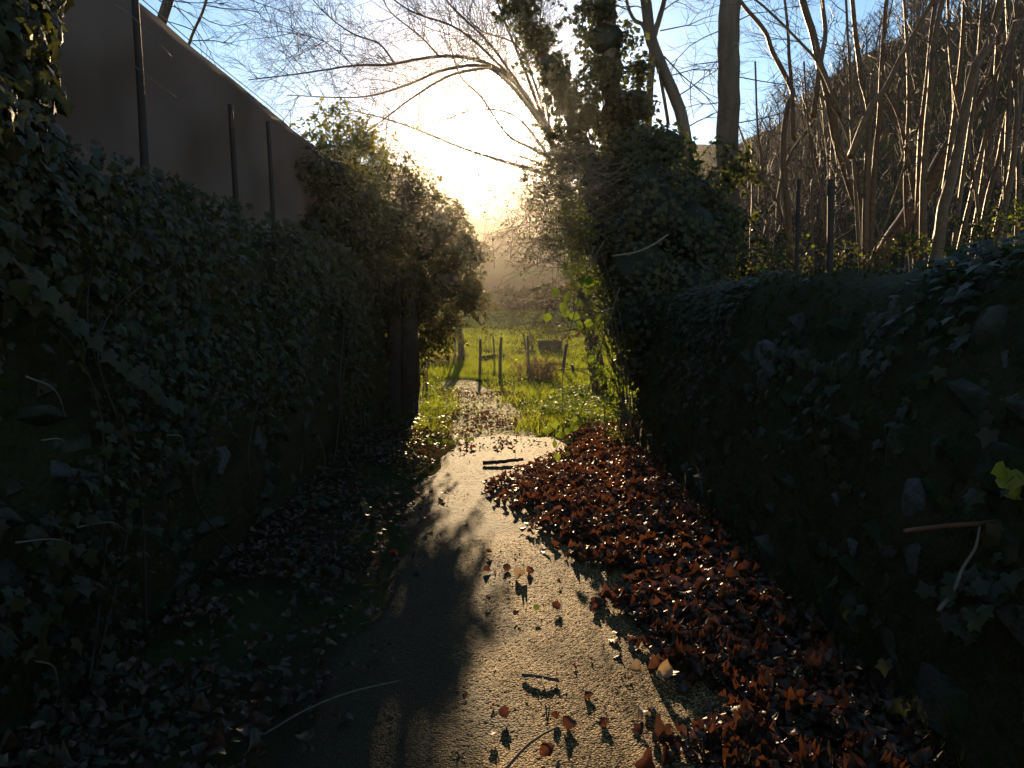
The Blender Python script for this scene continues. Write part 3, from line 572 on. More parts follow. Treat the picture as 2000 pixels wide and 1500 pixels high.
# plain straight trunk
def bare_tree(label, base, path, r0, r1, name='bare_tree', twigs=None, mat='bark'):
    e = empty(name, base); tag(e, label, 'tree'); mb = MB(); L_ = limb(mb, path, r0, r1, 12, 8); mb.build('trunk', M[mat], e); return e, L_
def twig_system(mb, p, d, ln, r, level, spread=.9, droop=0, segs=4, prob=1.0):
    """a wandering shoot and its side shoots"""
    d = d/np.linalg.norm(d); pts = [p]; dd = d; segs = segs if level > 1 else 3 if level else 2
    for s in range(segs):
        dd = dd+R.normal(size=3)*.16+np.array([0, 0, droop]); dd /= np.linalg.norm(dd); pts.append(pts[-1]+dd*ln/segs)
    L_ = np.array(pts); tube(mb, L_, np.linspace(r, r*.4, len(L_)), 4 if r > .006 else 3, False)
    if level > 0:
        for q in range(int(2+level*1.6+R.integers(0, 2))):
            t_ = R.uniform(.25, 1); i = min(int(t_*segs), segs-1); b = L_[i]+(L_[i+1]-L_[i])*(t_*segs-i)
            sd = (L_[i+1]-L_[i]); sd /= np.linalg.norm(sd); o_ = R.normal(size=3); o_ -= sd*(o_@sd); o_ /= np.linalg.norm(o_)
            twig_system(mb, b, sd*.75+o_*spread*R.uniform(.5, 1), ln*R.uniform(.35, .65), max(r*.55, .0022), level-1, spread, droop, segs, prob)
bt, L_ = bare_tree('straight bare tree trunk rising beyond the ivy thicket', (3.6, 12.8, 1.2), [T(1421, 620, 12.8), T(1421, 500, 12.8), T(1422, 300, 12.8), T(1424, 100, 12.8), T(1426, -100, 12.8), T(1427, -400, 12.8), T(1430, -800, 13)], .205, .15)
mb = MB()
for py, dx in ((60, -1), (120, -1), (200, -1), (40, 1), (150, 1), (-40, -1), (-60, 1), (240, 1)):
    twig_system(mb, at(1424+dx*18, py, 12.8), np.array([dx*1.0, R.uniform(-.4, .4), R.uniform(-.2, .6)]), R.uniform(.7, 1.3), .010, 2, 1.0)
for k in range(14):
    twig_system(mb, at(1427, -300-k*35, 12.9), np.array([math.cos(k*2.4), math.sin(k*2.4), .8]), R.uniform(2, 3), .04, 2, .9)
tag(mb.build('crown', M['twig'], bt), kind='stuff')
# forked multi-stem tree between the ivy column and the straight trunk
e = empty('forked_tree', (2.6, 12.6, .6)); tag(e, 'forked bare tree with crossing stems left of the straight trunk', 'tree')
for pts, r0, r1 in (([T(1350, 420, 12.6), T(1338, 260, 12.6), T(1318, 190, 12.6), T(1290, 125, 12.6), T(1272, 75, 12.6), T(1262, 0, 12.6), T(1250, -120, 12.6)], .10, .085), ([T(1262, 400, 12.4), T(1268, 220, 12.5), T(1272, 140, 12.6), T(1275, 80, 12.6)], .055, .06),
        ([T(1276, 75, 12.6), T(1290, 30, 12.6), T(1300, -10, 12.5), T(1320, -110, 12.5)], .05, .03), ([T(1268, 90, 12.6), T(1256, 50, 12.6), T(1238, 38, 12.7), T(1225, 5, 12.7), T(1215, -60, 12.7)], .035, .022), ([T(1306, 245, 12.7), T(1295, 180, 12.7), T(1288, 140, 12.7)], .028, .026), ([T(1262, 300, 12.2), T(1268, 150, 12.2), T(1275, 60, 12.3)], .012, .008)):
    mb = MB(); limb(mb, pts, r0, r1, 9); mb.build('trunk', M['bark'], e)
mb = MB()
for px, py, dx, l in ((1300, 150, 1, 1.0), (1320, 190, 1, .9), (1296, 20, 1, .8), (1262, 20, -1, .6), (1230, 20, -1, .6), (1290, 60, 1, 1.1), (1340, 250, 1, .8)):
    twig_system(mb, at(px, py, 12.6), np.array([dx, R.uniform(-.3, .3), R.uniform(-.1, .8)]), l, .011, 2, 1.0)
twig_system(mb, at(1297, 110, 12.6), np.array([1, 0, -.75]), 1.15, .014, 1, .8)
tag(mb.build('crown', M['twig'], e), kind='stuff')

# spreading bare tree whose fine twigs veil the sky round the sun
def spreading_tree():
    e = empty('bare_tree', (1.6, 14.5, .2)); tag(e, 'spreading leafless tree with fine arching twigs veiling the sky around the sun', 'tree')
    mb = MB(); limb(mb, [(1.7, 14.5, 0), T(1130, 520, 14.5), T(1110, 400, 14.5), T(1095, 320, 14.5)], .16, .11, 9); mb.build('trunk', M['bark'], e)
    limbs = [([(1095, 320), (1070, 260), (1010, 165), (940, 120), (860, 110), (760, 126), (690, 128), (600, 142), (485, 156)], .055, .010, 14.5), ([(770, 122), (740, 85), (690, 66), (640, 30), (585, -30)], .022, .008, 14.2),
        ([(1095, 320), (1045, 225), (960, 135), (870, 136), (790, 168), (700, 190), (560, 186)], .05, .008, 14.0), ([(960, 130), (880, 147), (810, 188), (760, 225), (716, 258)], .03, .008, 13.6), ([(1100, 350), (1000, 320), (900, 288), (820, 255), (750, 231), (670, 212)], .045, .008, 14.8),
        ([(1085, 300), (1030, 150), (985, 40), (950, -60)], .04, .015, 14.8), ([(1050, 220), (960, 90), (880, 10), (830, -60)], .035, .012, 15.0), ([(1000, 150), (900, 60), (800, 20), (720, -40)], .03, .01, 14.2), ([(1080, 290), (1060, 150), (1055, 40), (1065, -60)], .03, .012, 15.2), ([(1095, 320), (1040, 290), (990, 262), (940, 190), (900, 150), (880, 90)], .035, .01, 13.8), ([(860, 112), (820, 70), (760, 20), (740, -30)], .02, .008, 14.6), ([(690, 128), (640, 85), (600, 70), (540, 60)], .012, .006, 14.4), ([(1090, 330), (1010, 230), (930, 215), (850, 240)], .03, .008, 14.3), ([(1085, 310), (1050, 180), (1010, 90), (940, 60), (900, 20)], .03, .008, 14.9), ([(1095, 340), (1030, 310), (960, 300), (880, 320)], .025, .007, 14.2), ([(1080, 280), (1090, 180), (1060, 90), (1020, 20)], .025, .008, 14.6)]
    for pts, r0, r1, d in limbs:
        P_ = [at(px, py, d+(1095-px)*.0028*(1 if i % 2 else .7)-.3) for i, (px, py) in enumerate(pts)]
        m1 = MB(); L2 = limb(m1, P_, r0, r1, 6, 6); m1.build('limb', M['twig'], e)
        seg = np.linalg.norm(np.diff(L2, axis=0), axis=1).sum(); cnt = int(seg*12.5)
        for k in range(cnt):
            i = int(R.integers(1, len(L2)-1)); dd = unit(L2[min(i+1, len(L2)-1)]-L2[i]); o_ = R.normal(size=3); o_[2] += .35; o_ -= dd*(o_@dd); o_ /= np.linalg.norm(o_)
            twig_system(TW, L2[i], dd*.7+o_*.85, R.uniform(.5, 1.5), R.uniform(.0045, .008), 2, .8, -.01)
    tag(TW.build('crown', M['twig'], e), kind='stuff')
TW = MB(); spreading_tree()
# branch ends reaching over the screen from a tree outside the picture
e = empty('bare_tree', (-5.5, 11, .9)); tag(e, 'leafless tree standing behind the windbreak screen, only branch tips in view', 'tree')
mb = MB(); limb(mb, [(-5.5, 11, .8), (-5.4, 11, 2.5), (-5.2, 10.8, 4.2), T(340, -40, 10.5), T(330, -160, 10.5)], .12, .05, 8); mb.build('trunk', M['bark'], e)
mb = MB(); limb(mb, [T(355, 130, 10.5), T(375, 70, 10.4), T(395, 25, 10.3), T(412, -30, 10.3)], .022, .016, 6); mb.build('limb', M['hazel'], e)
mb = MB()
for px, py, dx, dz in ((300, -10, 1, -.3), (310, 0, 1, -.5), (330, 0, 1, -.2), (360, -20, 1, -.3), (400, 10, 1, -.1), (380, 60, -.6, .3), (390, 30, 1, -.6), (340, 10, .6, -.8), (420, -20, 1, -.1), (370, 80, 1, .1), (440, -20, .8, -.3)):
    twig_system(mb, at(px, py, 10.4), np.array([dx, R.uniform(-.3, .3), dz]), R.uniform(.5, 1.0), .008, 2, .9)
tag(mb.build('crown', M['twig'], e), kind='stuff')

# ------------------------------------------------------------------ hazel thicket on the right bank
def hazel(label, base, stems, d, catk=60, ntw=5):
    e = empty('hazel', base); tag(e, label, 'hazel', 'hazel clumps on the right bank'); tw = MB(); CP = []
    for pts, w0, w1 in stems:
        off = R.uniform(-.8, .8); P_ = [at(px, py, d+off+.15*i) for i, (px, py) in enumerate(pts)]
        a, b = P_[0], P_[1]
        if a[2] > 1.3: P_ = [a+(a-b)/max(np.linalg.norm(a-b), .01)*.5+np.array([0, 0, -.3])]+P_
        m1 = MB(); L2 = limb(m1, P_, w0*(d+off)/F/1.65, w1*(d+off)/F/1.65, 8, 6); m1.build('stem', M['hazel'], e)
        for k in range(ntw+int(R.integers(0, 4))):
            i = int(R.integers(len(L2)//3, len(L2)-1)); dd = unit(L2[i+1]-L2[i]); o_ = R.normal(size=3); o_ -= dd*(o_@dd); o_ /= np.linalg.norm(o_)
            twig_system(tw, L2[i], dd*.8+o_*.8, R.uniform(.5, 1.2), R.uniform(.005, .009), 2, .8)
            CP.append(L2[i]+o_*R.uniform(.1, .6)+dd*R.uniform(0, .5))
    tag(tw.build('twigs', M['twig'], e), kind='stuff')
    CP = np.repeat(np.array(CP), 4, 0); CP = CP+R.normal(size=CP.shape)*.16; n = len(CP)
    tag(scatter('catkins', [(np.array([[.1, 0, 0], [-.05, 0, .09], [-.05, 0, -.09], [.09, .8, 0], [-.045, .8, .08], [-.045, .8, -.08], [0, 1, 0]]), np.array([[0, 1, 4], [0, 4, 3], [1, 2, 5], [1, 5, 4], [2, 0, 3], [2, 3, 5], [3, 4, 6], [4, 5, 6], [5, 3, 6]]))], CP, frames(rdir(n), np.tile([0, 0, -1.0], (n, 1))+rdir(n)*.15), R.uniform(.03, .055, n), M['catkin'], e), kind='stuff')
    return e
hazel('hazel with V-shaped stems forking just right of the dark stakes', (5, 11, 1.5), [
    ([(1690, 545), (1686, 435), (1661, 360), (1634, 270), (1613, 165), (1601, 129), (1586, 60), (1568, 0), (1550, -80)], 18, 11), ([(1601, 129), (1612, 70), (1606, 0), (1600, -80)], 9, 6), ([(1601, 129), (1562, 82), (1500, 20), (1450, -20)], 6, 3),
    ([(1692, 545), (1691, 435), (1695, 300), (1697, 215), (1682, 150), (1670, 60), (1660, -60)], 13, 7), ([(1698, 540), (1702, 430), (1709, 315), (1718, 225), (1722, 135), (1727, 60), (1735, -60)], 11, 7), ([(1697, 215), (1730, 171), (1760, 111), (1790, 57), (1840, -30)], 9, 7),
    ([(1680, 520), (1668, 330), (1663, 250), (1660, 150), (1650, -40)], 7, 4), ([(1685, 480), (1672, 330), (1640, 230), (1600, 180)], 6, 3), ([(1697, 520), (1735, 420), (1775, 300), (1800, 230)], 5, 3)], 11)
hazel('dense hazel clump with a thick diagonal stem near the right edge', (6.2, 11, 1.5), [
    ([(1690, 560), (1740, 470), (1799, 384), (1844, 306), (1892, 222), (1934, 150), (1970, 75), (2030, -40)], 30, 22), ([(1826, 540), (1841, 420), (1859, 345), (1871, 294), (1886, 210), (1904, 135), (1928, 90), (1946, 36), (1965, -60)], 20, 12),
    ([(1788, 545), (1795, 360), (1799, 255), (1812, 150), (1820, 60), (1835, -60)], 11, 7), ([(1800, 545), (1805, 330), (1817, 180), (1823, 90), (1850, -40)], 12, 8), ([(1862, 540), (1895, 390), (1916, 300), (1934, 228), (1960, 120), (1995, -40)], 9, 5), ([(1855, 540), (1890, 280), (1905, 180), (1915, 60), (1925, -60)], 8, 5),
    ([(1800, 470), (1790, 420), (1769, 294), (1752, 222), (1725, 170)], 7, 4), ([(1815, 530), (1850, 330), (1868, 190), (1880, 80), (1885, -60)], 9, 6), ([(1780, 530), (1768, 380), (1774, 200), (1770, 60), (1760, -60)], 7, 4)], 10.6)
hazel('hazel stems crowding the far right edge above the wall', (7, 11.4, 1.5), [
    ([(1905, 530), (1930, 384), (1949, 315), (1964, 240), (1988, 150), (2040, 20)], 9, 6), ([(1930, 520), (1960, 380), (1985, 290), (2030, 180)], 8, 5), ([(1890, 530), (1912, 400), (1940, 200), (1950, 60), (1948, -60)], 10, 6), ([(1940, 520), (1975, 340), (1990, 200), (2005, 60)], 12, 8), ([(1960, 520), (1965, 300), (1975, 120), (1990, -60)], 7, 5), ([(1985, 500), (1990, 350), (1985, 200), (1970, 60), (1965, -50)], 9, 6), ([(1920, 520), (1900, 330), (1860, 150), (1850, -20)], 7, 4)], 11.4)
hazel('slim hazel sapling with a kinked stem near the straight trunk', (4.2, 12, 1.5), [
    ([(1548, 570), (1540, 430), (1529, 300), (1538, 210), (1547, 177), (1511, 105), (1493, 60), (1448, 5), (1420, -40)], 12, 6), ([(1547, 177), (1541, 105), (1538, 45), (1528, -40)], 7, 4), ([(1588, 560), (1585, 375), (1589, 339), (1578, 240), (1570, 120)], 5, 3), ([(1620, 550), (1605, 380), (1590, 300), (1566, 190)], 5, 3), ([(1505, 560), (1495, 380), (1480, 250), (1475, 120)], 5, 3), ([(1560, 560), (1520, 400), (1470, 320)], 5, 3)], 12, ntw=4)
# saplings and brush further back on the bank, each a slim stem of its own
proto = []
for k in range(4):
    mb = MB(); p0 = np.zeros(3); L2 = smooth_line([(0, 0, -.4), (R.uniform(-.1, .1), 0, 1.2), (R.uniform(-.35, .35), R.uniform(-.3, .3), 2.8), (R.uniform(-.7, .7), R.uniform(-.5, .5), 4.8)], 5); tube(mb, L2, np.linspace(.034, .010, len(L2)), 7); st = mb.mesh('stem', M['hazel'])
    mb = MB()
    for q in range(12):
        i = int(R.integers(4, len(L2)-1)); o_ = R.normal(size=3); twig_system(mb, L2[i], o_*.6+np.array([0, 0, .7]), R.uniform(.5, 1.3), .007, 2, .8)
    proto.append((st, mb.mesh('twigs', M['twig'])))
for k in range(22):
    y_ = R.uniform(12.5, 26); px = R.uniform(1460, 2040); x_ = (px-1000)/F*y_; st, tm = proto[k % 4]
    o = empty('sapling', (x_, y_, hgt(x_, y_))); tag(o, 'slim bare sapling in the brush behind the hazels', 'sapling', 'bare saplings in the brush behind the hazels')
    s_ = R.uniform(.6, 1.25); o.rotation_euler = (R.uniform(-.12, .12), R.uniform(-.2, .2), R.uniform(0, 6.28)); o.scale = (s_, s_, s_)
    for nm, me in (('stem', st), ('twigs', tm)):
        c = bpy.data.objects.new(nm, me); COL.objects.link(c); c.parent = o
        if nm == 'twigs': c['kind'] = 'stuff'
# leafy undergrowth behind the right wall
for lab, blobs, n, key in (('green leafy bramble patch behind the dark stakes', [(1500, 500, 10.5, 45, .5), (1540, 480, 10.6, 40, .5), (1480, 530, 10.3, 40, .5), (1580, 520, 10.6, 40, .5), (1640, 490, 10.8, 34, .5), (1660, 520, 10.6, 40, .5), (1600, 555, 10, 30, .4), (1550, 540, 10, 36, .4)], 2000, 'evergreen'),
        ('bramble patch with bright leaves among the hazel stems', [(1760, 470, 10.4, 34, .4), (1720, 500, 10.4, 36, .4), (1810, 480, 10.3, 34, .4), (1850, 500, 10.2, 30, .4), (1770, 520, 10, 30, .4)], 800, 'evergreen'),
        ('bramble patch with yellowing leaves at the far right', [(1920, 440, 10, 50, .5), (1970, 420, 10, 55, .5), (1900, 490, 9.8, 36, .4), (1960, 480, 9.8, 45, .5), (2010, 440, 10, 50, .5)], 1700, 'evergreen')):
    e = empty('bramble_patch', at(blobs[0][0], 560, blobs[0][2])); tag(e, lab, 'bramble')
    mass(e, blobs, n, OVAL+ROUND, M[key], LM['lush'], (.03, .06), gap=.50, corescale=0, nbig=60, f=3.5, outward=.3, shell=.85)
    mb = MB()
    for b in blobs:
        L_ = smooth_line([at(b[0]+R.uniform(-30, 30), 600, b[2]), at(b[0], b[1], b[2]), at(b[0]+R.uniform(-50, 50), b[1]-R.uniform(0, 30), b[2])], 5); tube(mb, L_, .005, 4)
    tag(mb.build('canes', M['stem'], e), kind='stuff')

# ------------------------------------------------------------------ stakes on the right wall
def stake(name, label, top, bot, d, wpx, mat, group, sides=7):
    e = empty(name, at(*bot, d)); tag(e, label, 'post', group); p0, p1 = at(*bot, d), at(*top, d); r = wpx*d/F/2
    mb = MB(); L_ = smooth_line([p0-np.array([0, 0, .25]), (p0+p1)/2+R.normal(size=3)*r*.3, p1], 5); tube(mb, L_, np.linspace(r*1.05, r*.93, len(L_)), sides); o = mb.build('shaft', M[mat], e, smooth=False); return e
stake('stake', 'thicker dark stake behind the right wall, right of the pair', (1622, 350), (1621, 545), 8.2, 13, 'darkpost', 'dark stakes behind the right wall')
stake('stake', 'thinner dark stake behind the right wall, left of the pair', (1560, 350), (1556, 565), 8.4, 8, 'darkpost', 'dark stakes behind the right wall')

# ------------------------------------------------------------------ meadow fence
def mpt(px, py):
    """the point of the meadow seen at a pixel"""
    p = np.array([0, 0, EYE])+ray(px, py)*np.arange(1.5, 90, .04)[:, None]; k = np.nonzero(p[:, 2] <= height(p[:, 0], p[:, 1]))[0]
    return p[k[0]] if len(k) else p[1000]
def fpost(label, base, top, wpx, mat='post', sides=6):
    b = mpt(*base); d = b[1]; t = at(*top, d); e = empty('fence_post', b); tag(e, label, 'fence post', 'old posts of the meadow fence'); r = wpx*d/F/2
    mb = MB(); L_ = smooth_line([b-np.array([0, 0, .2]), (b+t)/2+np.array([R.normal()*r*.4, 0, 0]), t], 4); tube(mb, L_, np.linspace(r, r*.9, len(L_)), sides); mb.build('shaft', M[mat], e, smooth=False)
    return b, t
fpost('stout leaning gatepost of weathered wood under the evergreen', (902, 706), (893, 615), 13, sides=9)
fpost('crooked wooden fence post left of the tallest middle post', (936, 738), (938, 662), 6.5)
fpost('straight wooden fence post in the middle of the gap', (977, 742), (979, 658), 7.5)
fpost('thin wooden post standing further out in the meadow', (967, 703), (963, 655), 4)
fpost('square wooden fence post right of the middle one', (1032, 738), (1031, 655), 7)
fpost('thin stick post just behind the stout gatepost', (909, 707), (904, 652), 3.2)
fpost('leaning wooden fence post by the rose thicket', (1096, 733), (1106, 672), 8)
fpost('thin rusty pole left of the stout gatepost', (878, 713), (875, 650), 2.6, 'redstick')
fpost('slanting broken stick leaning against the square post', (1030, 690), (1021, 650), 4.2)
fpost('slanting grey stick right of the square post', (1043, 690), (1034, 645), 3.2)
fpost('short upright stick beside the slanting grey stick', (1040, 688), (1037, 665), 3.2)
fpost('short stump post half hidden beside the rose thicket', (1117, 733), (1117, 712), 7)
b0 = mpt(936, 706); b1 = mpt(990, 701)
mb = MB(); tube(mb, [b0+np.array([0, 0, .06]), (b0+b1)/2+np.array([0, 0, .1]), b1+np.array([0, 0, .07])], [.08, .075, .06], 8); tag(mb.build('log', M['darkpost'], None, False), 'dark log lying in the grass behind the fence posts', 'log')
e = empty('field_gate', mpt(876, 712)); tag(e, 'steel tube field gate half hidden left of the stout gatepost', 'gate'); d_ = mpt(888, 706)[1]
for a, b, r in (((835, 645), (888, 646), .035), ((888, 640), (889, 706), .03), ((835, 672), (888, 673), .02), ((835, 645), (836, 708), .03)):
    mb = MB(); tube(mb, [at(*a, d_), (at(*a, d_)+at(*b, d_))/2, at(*b, d_)], r, 8); mb.build('bar', M['steel'], e)
# trough
tp = mpt(1073, 684); e = empty('water_trough', tp); tag(e, 'grey water trough standing in the meadow', 'trough'); d_ = tp[1]; hw = 24*d_/F; hh = 19*d_/F; dp = .35; th = .05
mb = MB(); o_ = tp
out = [(-hw*.85, -dp, 0), (hw*.85, -dp, 0), (hw*.85, dp, 0), (-hw*.85, dp, 0), (-hw, -dp*1.1, hh), (hw, -dp*1.1, hh), (hw, dp*1.1, hh), (-hw, dp*1.1, hh), (-hw+th, -dp*1.1+th, hh), (hw-th, -dp*1.1+th, hh), (hw-th, dp*1.1-th, hh), (-hw+th, dp*1.1-th, hh), (-hw*.8, -dp+th, th), (hw*.8, -dp+th, th), (hw*.8, dp-th, th), (-hw*.8, dp-th, th)]
fs = [(0, 3, 2, 1)]+[(i, (i+1) % 4, 4+(i+1) % 4, 4+i) for i in range(4)]+[(4+i, 4+(i+1) % 4, 8+(i+1) % 4, 8+i) for i in range(4)]+[(8+i, 8+(i+1) % 4, 12+(i+1) % 4, 12+i) for i in range(4)]+[(12, 13, 14, 15)]
mb.add(np.array(out)+o_, fs); mb.build('basin', M['concrete'], e, smooth=False)
mb = MB(); tube(mb, [o_+np.array(out[4]), o_+(np.array(out[4])+np.array(out[5]))/2, o_+np.array(out[5])], .018, 6); mb.build('rim', M['concrete'], e)

# bare and dry plants in the meadow
def dry_clump(label, px, py, hpx, n, spread, mat, leaf=None, cat='shrub', name='bare_shrub'):
    b = mpt(px, py); e = empty(name, b); tag(e, label, cat); mb = MB(); H = hpx*b[1]/F; W = spread*b[1]/F; LP_ = []
    for k in range(n):
        q = b+np.array([R.normal()*W*.3, R.normal()*W*.3, -.05]); t = q+np.array([R.normal()*W*.6, R.normal()*W*.4, H*R.uniform(.5, 1.05)])
        L2 = smooth_line([q, (q+t)/2+R.normal(size=3)*W*.12, t], 4); tube(mb, L2, np.linspace(.012, .004, len(L2)), 4)
        for _ in range(3):
            i = int(R.integers(3, len(L2)-1)); twig_system(mb, L2[i], R.normal(size=3)*.5+np.array([0, 0, .6]), H*R.uniform(.15, .35), .004, 1)
        LP_ += list(L2[2:])
    tag(mb.build('stems', M[mat], e), kind='stuff')
    if leaf:
        P_ = np.repeat(np.array(LP_), leaf[0], 0); P_ = P_+R.normal(size=P_.shape)*W*.10; tag(scatter('foliage', OVAL, P_, frames(rdir(len(P_)), rdir(len(P_))), R.uniform(.04, .08, len(P_)), M[leaf[1]], e), kind='stuff')
dry_clump('bare twiggy shrub beside the water trough', 1075, 680, 58, 26, 46, 'twig')
dry_clump('pinkish dry weeds at the foot of the square post', 1035, 742, 48, 34, 40, 'stick', (2, 'dryplant'), 'weeds', 'dry_weeds')
dry_clump('dry upright stalks between square post and leaning post', 1065, 745, 60, 22, 36, 'stick', (1, 'dryplant'), 'weeds', 'dry_weeds')
dry_clump('reddish dry weeds at the foot of the field gate', 865, 712, 26, 40, 50, 'stick', (2, 'dryplant'), 'weeds', 'dry_weeds')
dry_clump('tall thin weed stalks beside the stone gate pillar', 833, 775, 110, 5, 14, 'stick', (1, 'dryplant'), 'weeds', 'dry_weeds')
for lab, pts, r in (('long dead branch lying across the meadow grass', [(1035, 764), (1070, 757), (1110, 757), (1150, 766)], .018), ('dead branch pile lying behind the fence posts', [(985, 697), (1005, 690), (1030, 688), (1050, 693)], .05)):
    P_ = [mpt(*q)+np.array([0, 0, .12]) for q in pts]; y_ = np.mean([q[1] for q in P_]); P_ = [at(*q, y_) for q in pts]
    mb = MB(); L2 = smooth_line(P_, 5); tube(mb, L2, np.linspace(r, r*.6, len(L2)), 6)
    for k in range(6): twig_system(mb, L2[int(R.integers(2, len(L2)))], R.normal(size=3)*np.array([1, .6, .4])+np.array([.3, 0, .1]), .35, .008, 1)
    tag(mb.build('dead_branch', M['stick']), lab, 'branch')

# ------------------------------------------------------------------ grass and ground cover
def grass(name, label, n, area, size, mat, tm, dens=None, tilt=.5):
    P = area(n); k = np.ones(len(P), bool) if dens is None else dens(P); P = P[k]; n = len(P)
    P[:, 2] = height(P[:, 0], P[:, 1])-.01
    nr = np.concatenate([R.normal(size=(n, 2)), R.normal(size=(n, 1))*.2], -1); tip = np.concatenate([R.normal(size=(n, 2))*tilt, np.ones((n, 1))], -1)
    tag(scatter(name, tm, P, frames(nr, tip), R.uniform(size[0], size[1], n)*(.35+1.1*fbm(P+31, 1.7)), mat), label, 'grass', kind='stuff')
def trackd(P): return np.abs(P[:, 0]-(cxl(P[:, 1])+.05))
def a_near(n):
    y = 9.9+12*R.random(n)**1.25; x = R.uniform(-.25, .22, n)*y*1.0; return np.stack([x, y, 0*y], -1)
grass('grass', 'sunlit tufted green grass on both sides of the dirt track', 62000, a_near, (.07, .20), M['grass'], BLADE, lambda P: (trackd(P) > .15+.75*noise(P, 1.9)+.12*R.normal(size=len(P))) & (fbm(P, 1.5)+.12*R.normal(size=len(P)) > .44) & ~((P[:, 0] > .6) & (P[:, 1] < 10.6)))
def a_far(n):
    y = 18+30*R.random(n)**1.6; x = R.uniform(-.13, .17, n)*y; return np.stack([x, y, 0*y], -1)
grass('grass', 'short pale meadow grass beyond the fence posts', 54000, a_far, (.11, .24), M['grass'], BLADE, lambda P: fbm(P, .8) > .33, .8)
def a_nettle(n):
    y = R.uniform(10.2, 15.5, n); x = .25+.12*(y-10)+R.random(n)*1.6; return np.stack([x, y, 0*y], -1)
P = np.concatenate([a_nettle(5200), a_near(5200)*np.array([1, .75, 1])+np.array([0, 2.7, 0])]); P = P[(fbm(P, 1.4) > .45) & (trackd(P) > .6)]; n = len(P); P[:, 2] = height(P[:, 0], P[:, 1])+R.uniform(.03, .26, n)*fbm(P, 1.0)*1.5
tag(scatter('ground_cover', OVAL+ROUND, P, frames(rdir(n)*.6+np.array([0, -.2, 1]), rdir(n)), R.uniform(.04, .085, n), M['lush']), 'bright low nettles and weeds right of the track', 'weeds', kind='stuff')
def a_lane(n):
    y = R.uniform(9.0, 13, n); x = cxl(y)+R.uniform(-1.5, .9, n); return np.stack([x, y, 0*y], -1)
P = a_lane(1500); P = P[fbm(P+5, 1.6) > .5]; n = len(P); P[:, 2] = height(P[:, 0], P[:, 1])+.03+R.uniform(0, .06, n)
tag(scatter('ground_cover', OVAL+ROUND, P, frames(rdir(n)*.5+np.array([0, -.2, 1]), rdir(n)), R.uniform(.03, .06, n), M['lush']), 'small green weeds where lane turns to dirt track', 'weeds', kind='stuff')
def a_track(n):
    y = 9.2+11*R.random(n)**1.3; x = cxl(y)+R.uniform(-.7, .7, n); return np.stack([x, y, 0*y], -1)
grass('grass', 'short yellow-green mossy turf growing over the dirt track', 15000, a_track, (.02, .06), M['grass'], BLADE, lambda P: fbm(P*np.array([1, .6, 1])+12, 2.4)+.06*R.normal(size=len(P)) > .5, 1.0)
# moss and weeds on the shaded left verge
def a_verge(n):
    y = R.uniform(2.2, 11, n); x = -1.72+R.beta(1.2, 2.6, n)*1.0; return np.stack([x, y, 0*y], -1)
P = a_verge(2600); P = P[fbm(P+3, 1.5) > .5]; n = len(P); P[:, 2] = height(P[:, 0], P[:, 1])+R.uniform(.02, .12, n)
tag(scatter('ground_cover', IVY+OVAL, P, frames(rdir(n)*.5+np.array([.2, -.2, 1]), rdir(n)), R.uniform(.03, .07, n), M['ivy']), 'low ivy and weeds along the foot of the left wall', 'weeds', kind='stuff')

n = 9000; P = a_verge(n); P[:, 0] += .05*R.random(n); P = P[fbm(P+8, 2.0)+.08*R.normal(size=n) > .42]; n = len(P); P[:, 2] = height(P[:, 0], P[:, 1])
tag(scatter('moss', BLADE, P, frames(rdir(n), rdir(n)*.7+np.array([0, 0, 1])), R.uniform(.02, .06, n), M['moss']), 'short dark moss and turf on the shaded left verge', 'moss', kind='stuff')
# ------------------------------------------------------------------ wild rose and bramble at the end of the right wall
e = empty('wild_rose', (1.25, 8.9, 0)); tag(e, 'wild rose thicket with red hips at the mouth of the lane', 'shrub')
RB = [(1150, 560, 9.2, 45, .4), (1165, 610, 9.1, 45, .4), (1145, 640, 9.1, 34, .35), (1180, 670, 9.0, 42, .4), (1170, 720, 8.9, 32, .35), (1195, 740, 8.8, 32, .35), (1120, 520, 9.3, 34, .35), (1100, 480, 9.5, 34, .4), (1190, 790, 8.7, 26, .3), (1205, 850, 8.5, 24, .3), (1160, 450, 9.6, 50, .5), (1110, 410, 9.8, 40, .5), (1225, 880, 8.4, 22, .3), (1140, 700, 9.0, 20, .25)]
mass(e, RB, 6500, OVAL, M['lush'], LM['lush'], (.022, .045), gap=.52, corescale=0, nbig=40, f=4.0, outward=.3, shell=.95)
mb = MB()
for k in range(26):
    a = (1215+R.uniform(-30, 30), 900); c = random.choice(RB); b = (c[0]+R.uniform(-45, 15), c[1]-R.uniform(0, 40)); L_ = smooth_line([at(*a, 8.6), at((a[0]+b[0])/2+25, (a[1]+b[1])/2-20, 8.9), at(*b, c[2])], 5); tube(mb, L_, np.linspace(.007, .003, len(L_)), 4)
for k in range(26):
    c = random.choice(RB[:12]); twig_system(mb, at(c[0], c[1], c[2]), np.array([-1, R.uniform(-.4, .4), R.uniform(-.3, .25)]), R.uniform(.4, .95), .005, 1, .6, -.02)
tag(mb.build('canes', M['stem'], e), kind='stuff')
bm = bmesh.new(); bmesh.ops.create_icosphere(bm, subdivisions=1, radius=.5); hm = bpy.data.meshes.new('rose_hip'); bm.to_mesh(hm); bm.free(); hm.materials.append(M['hip'])
for p_ in hm.polygons: p_.use_smooth = True
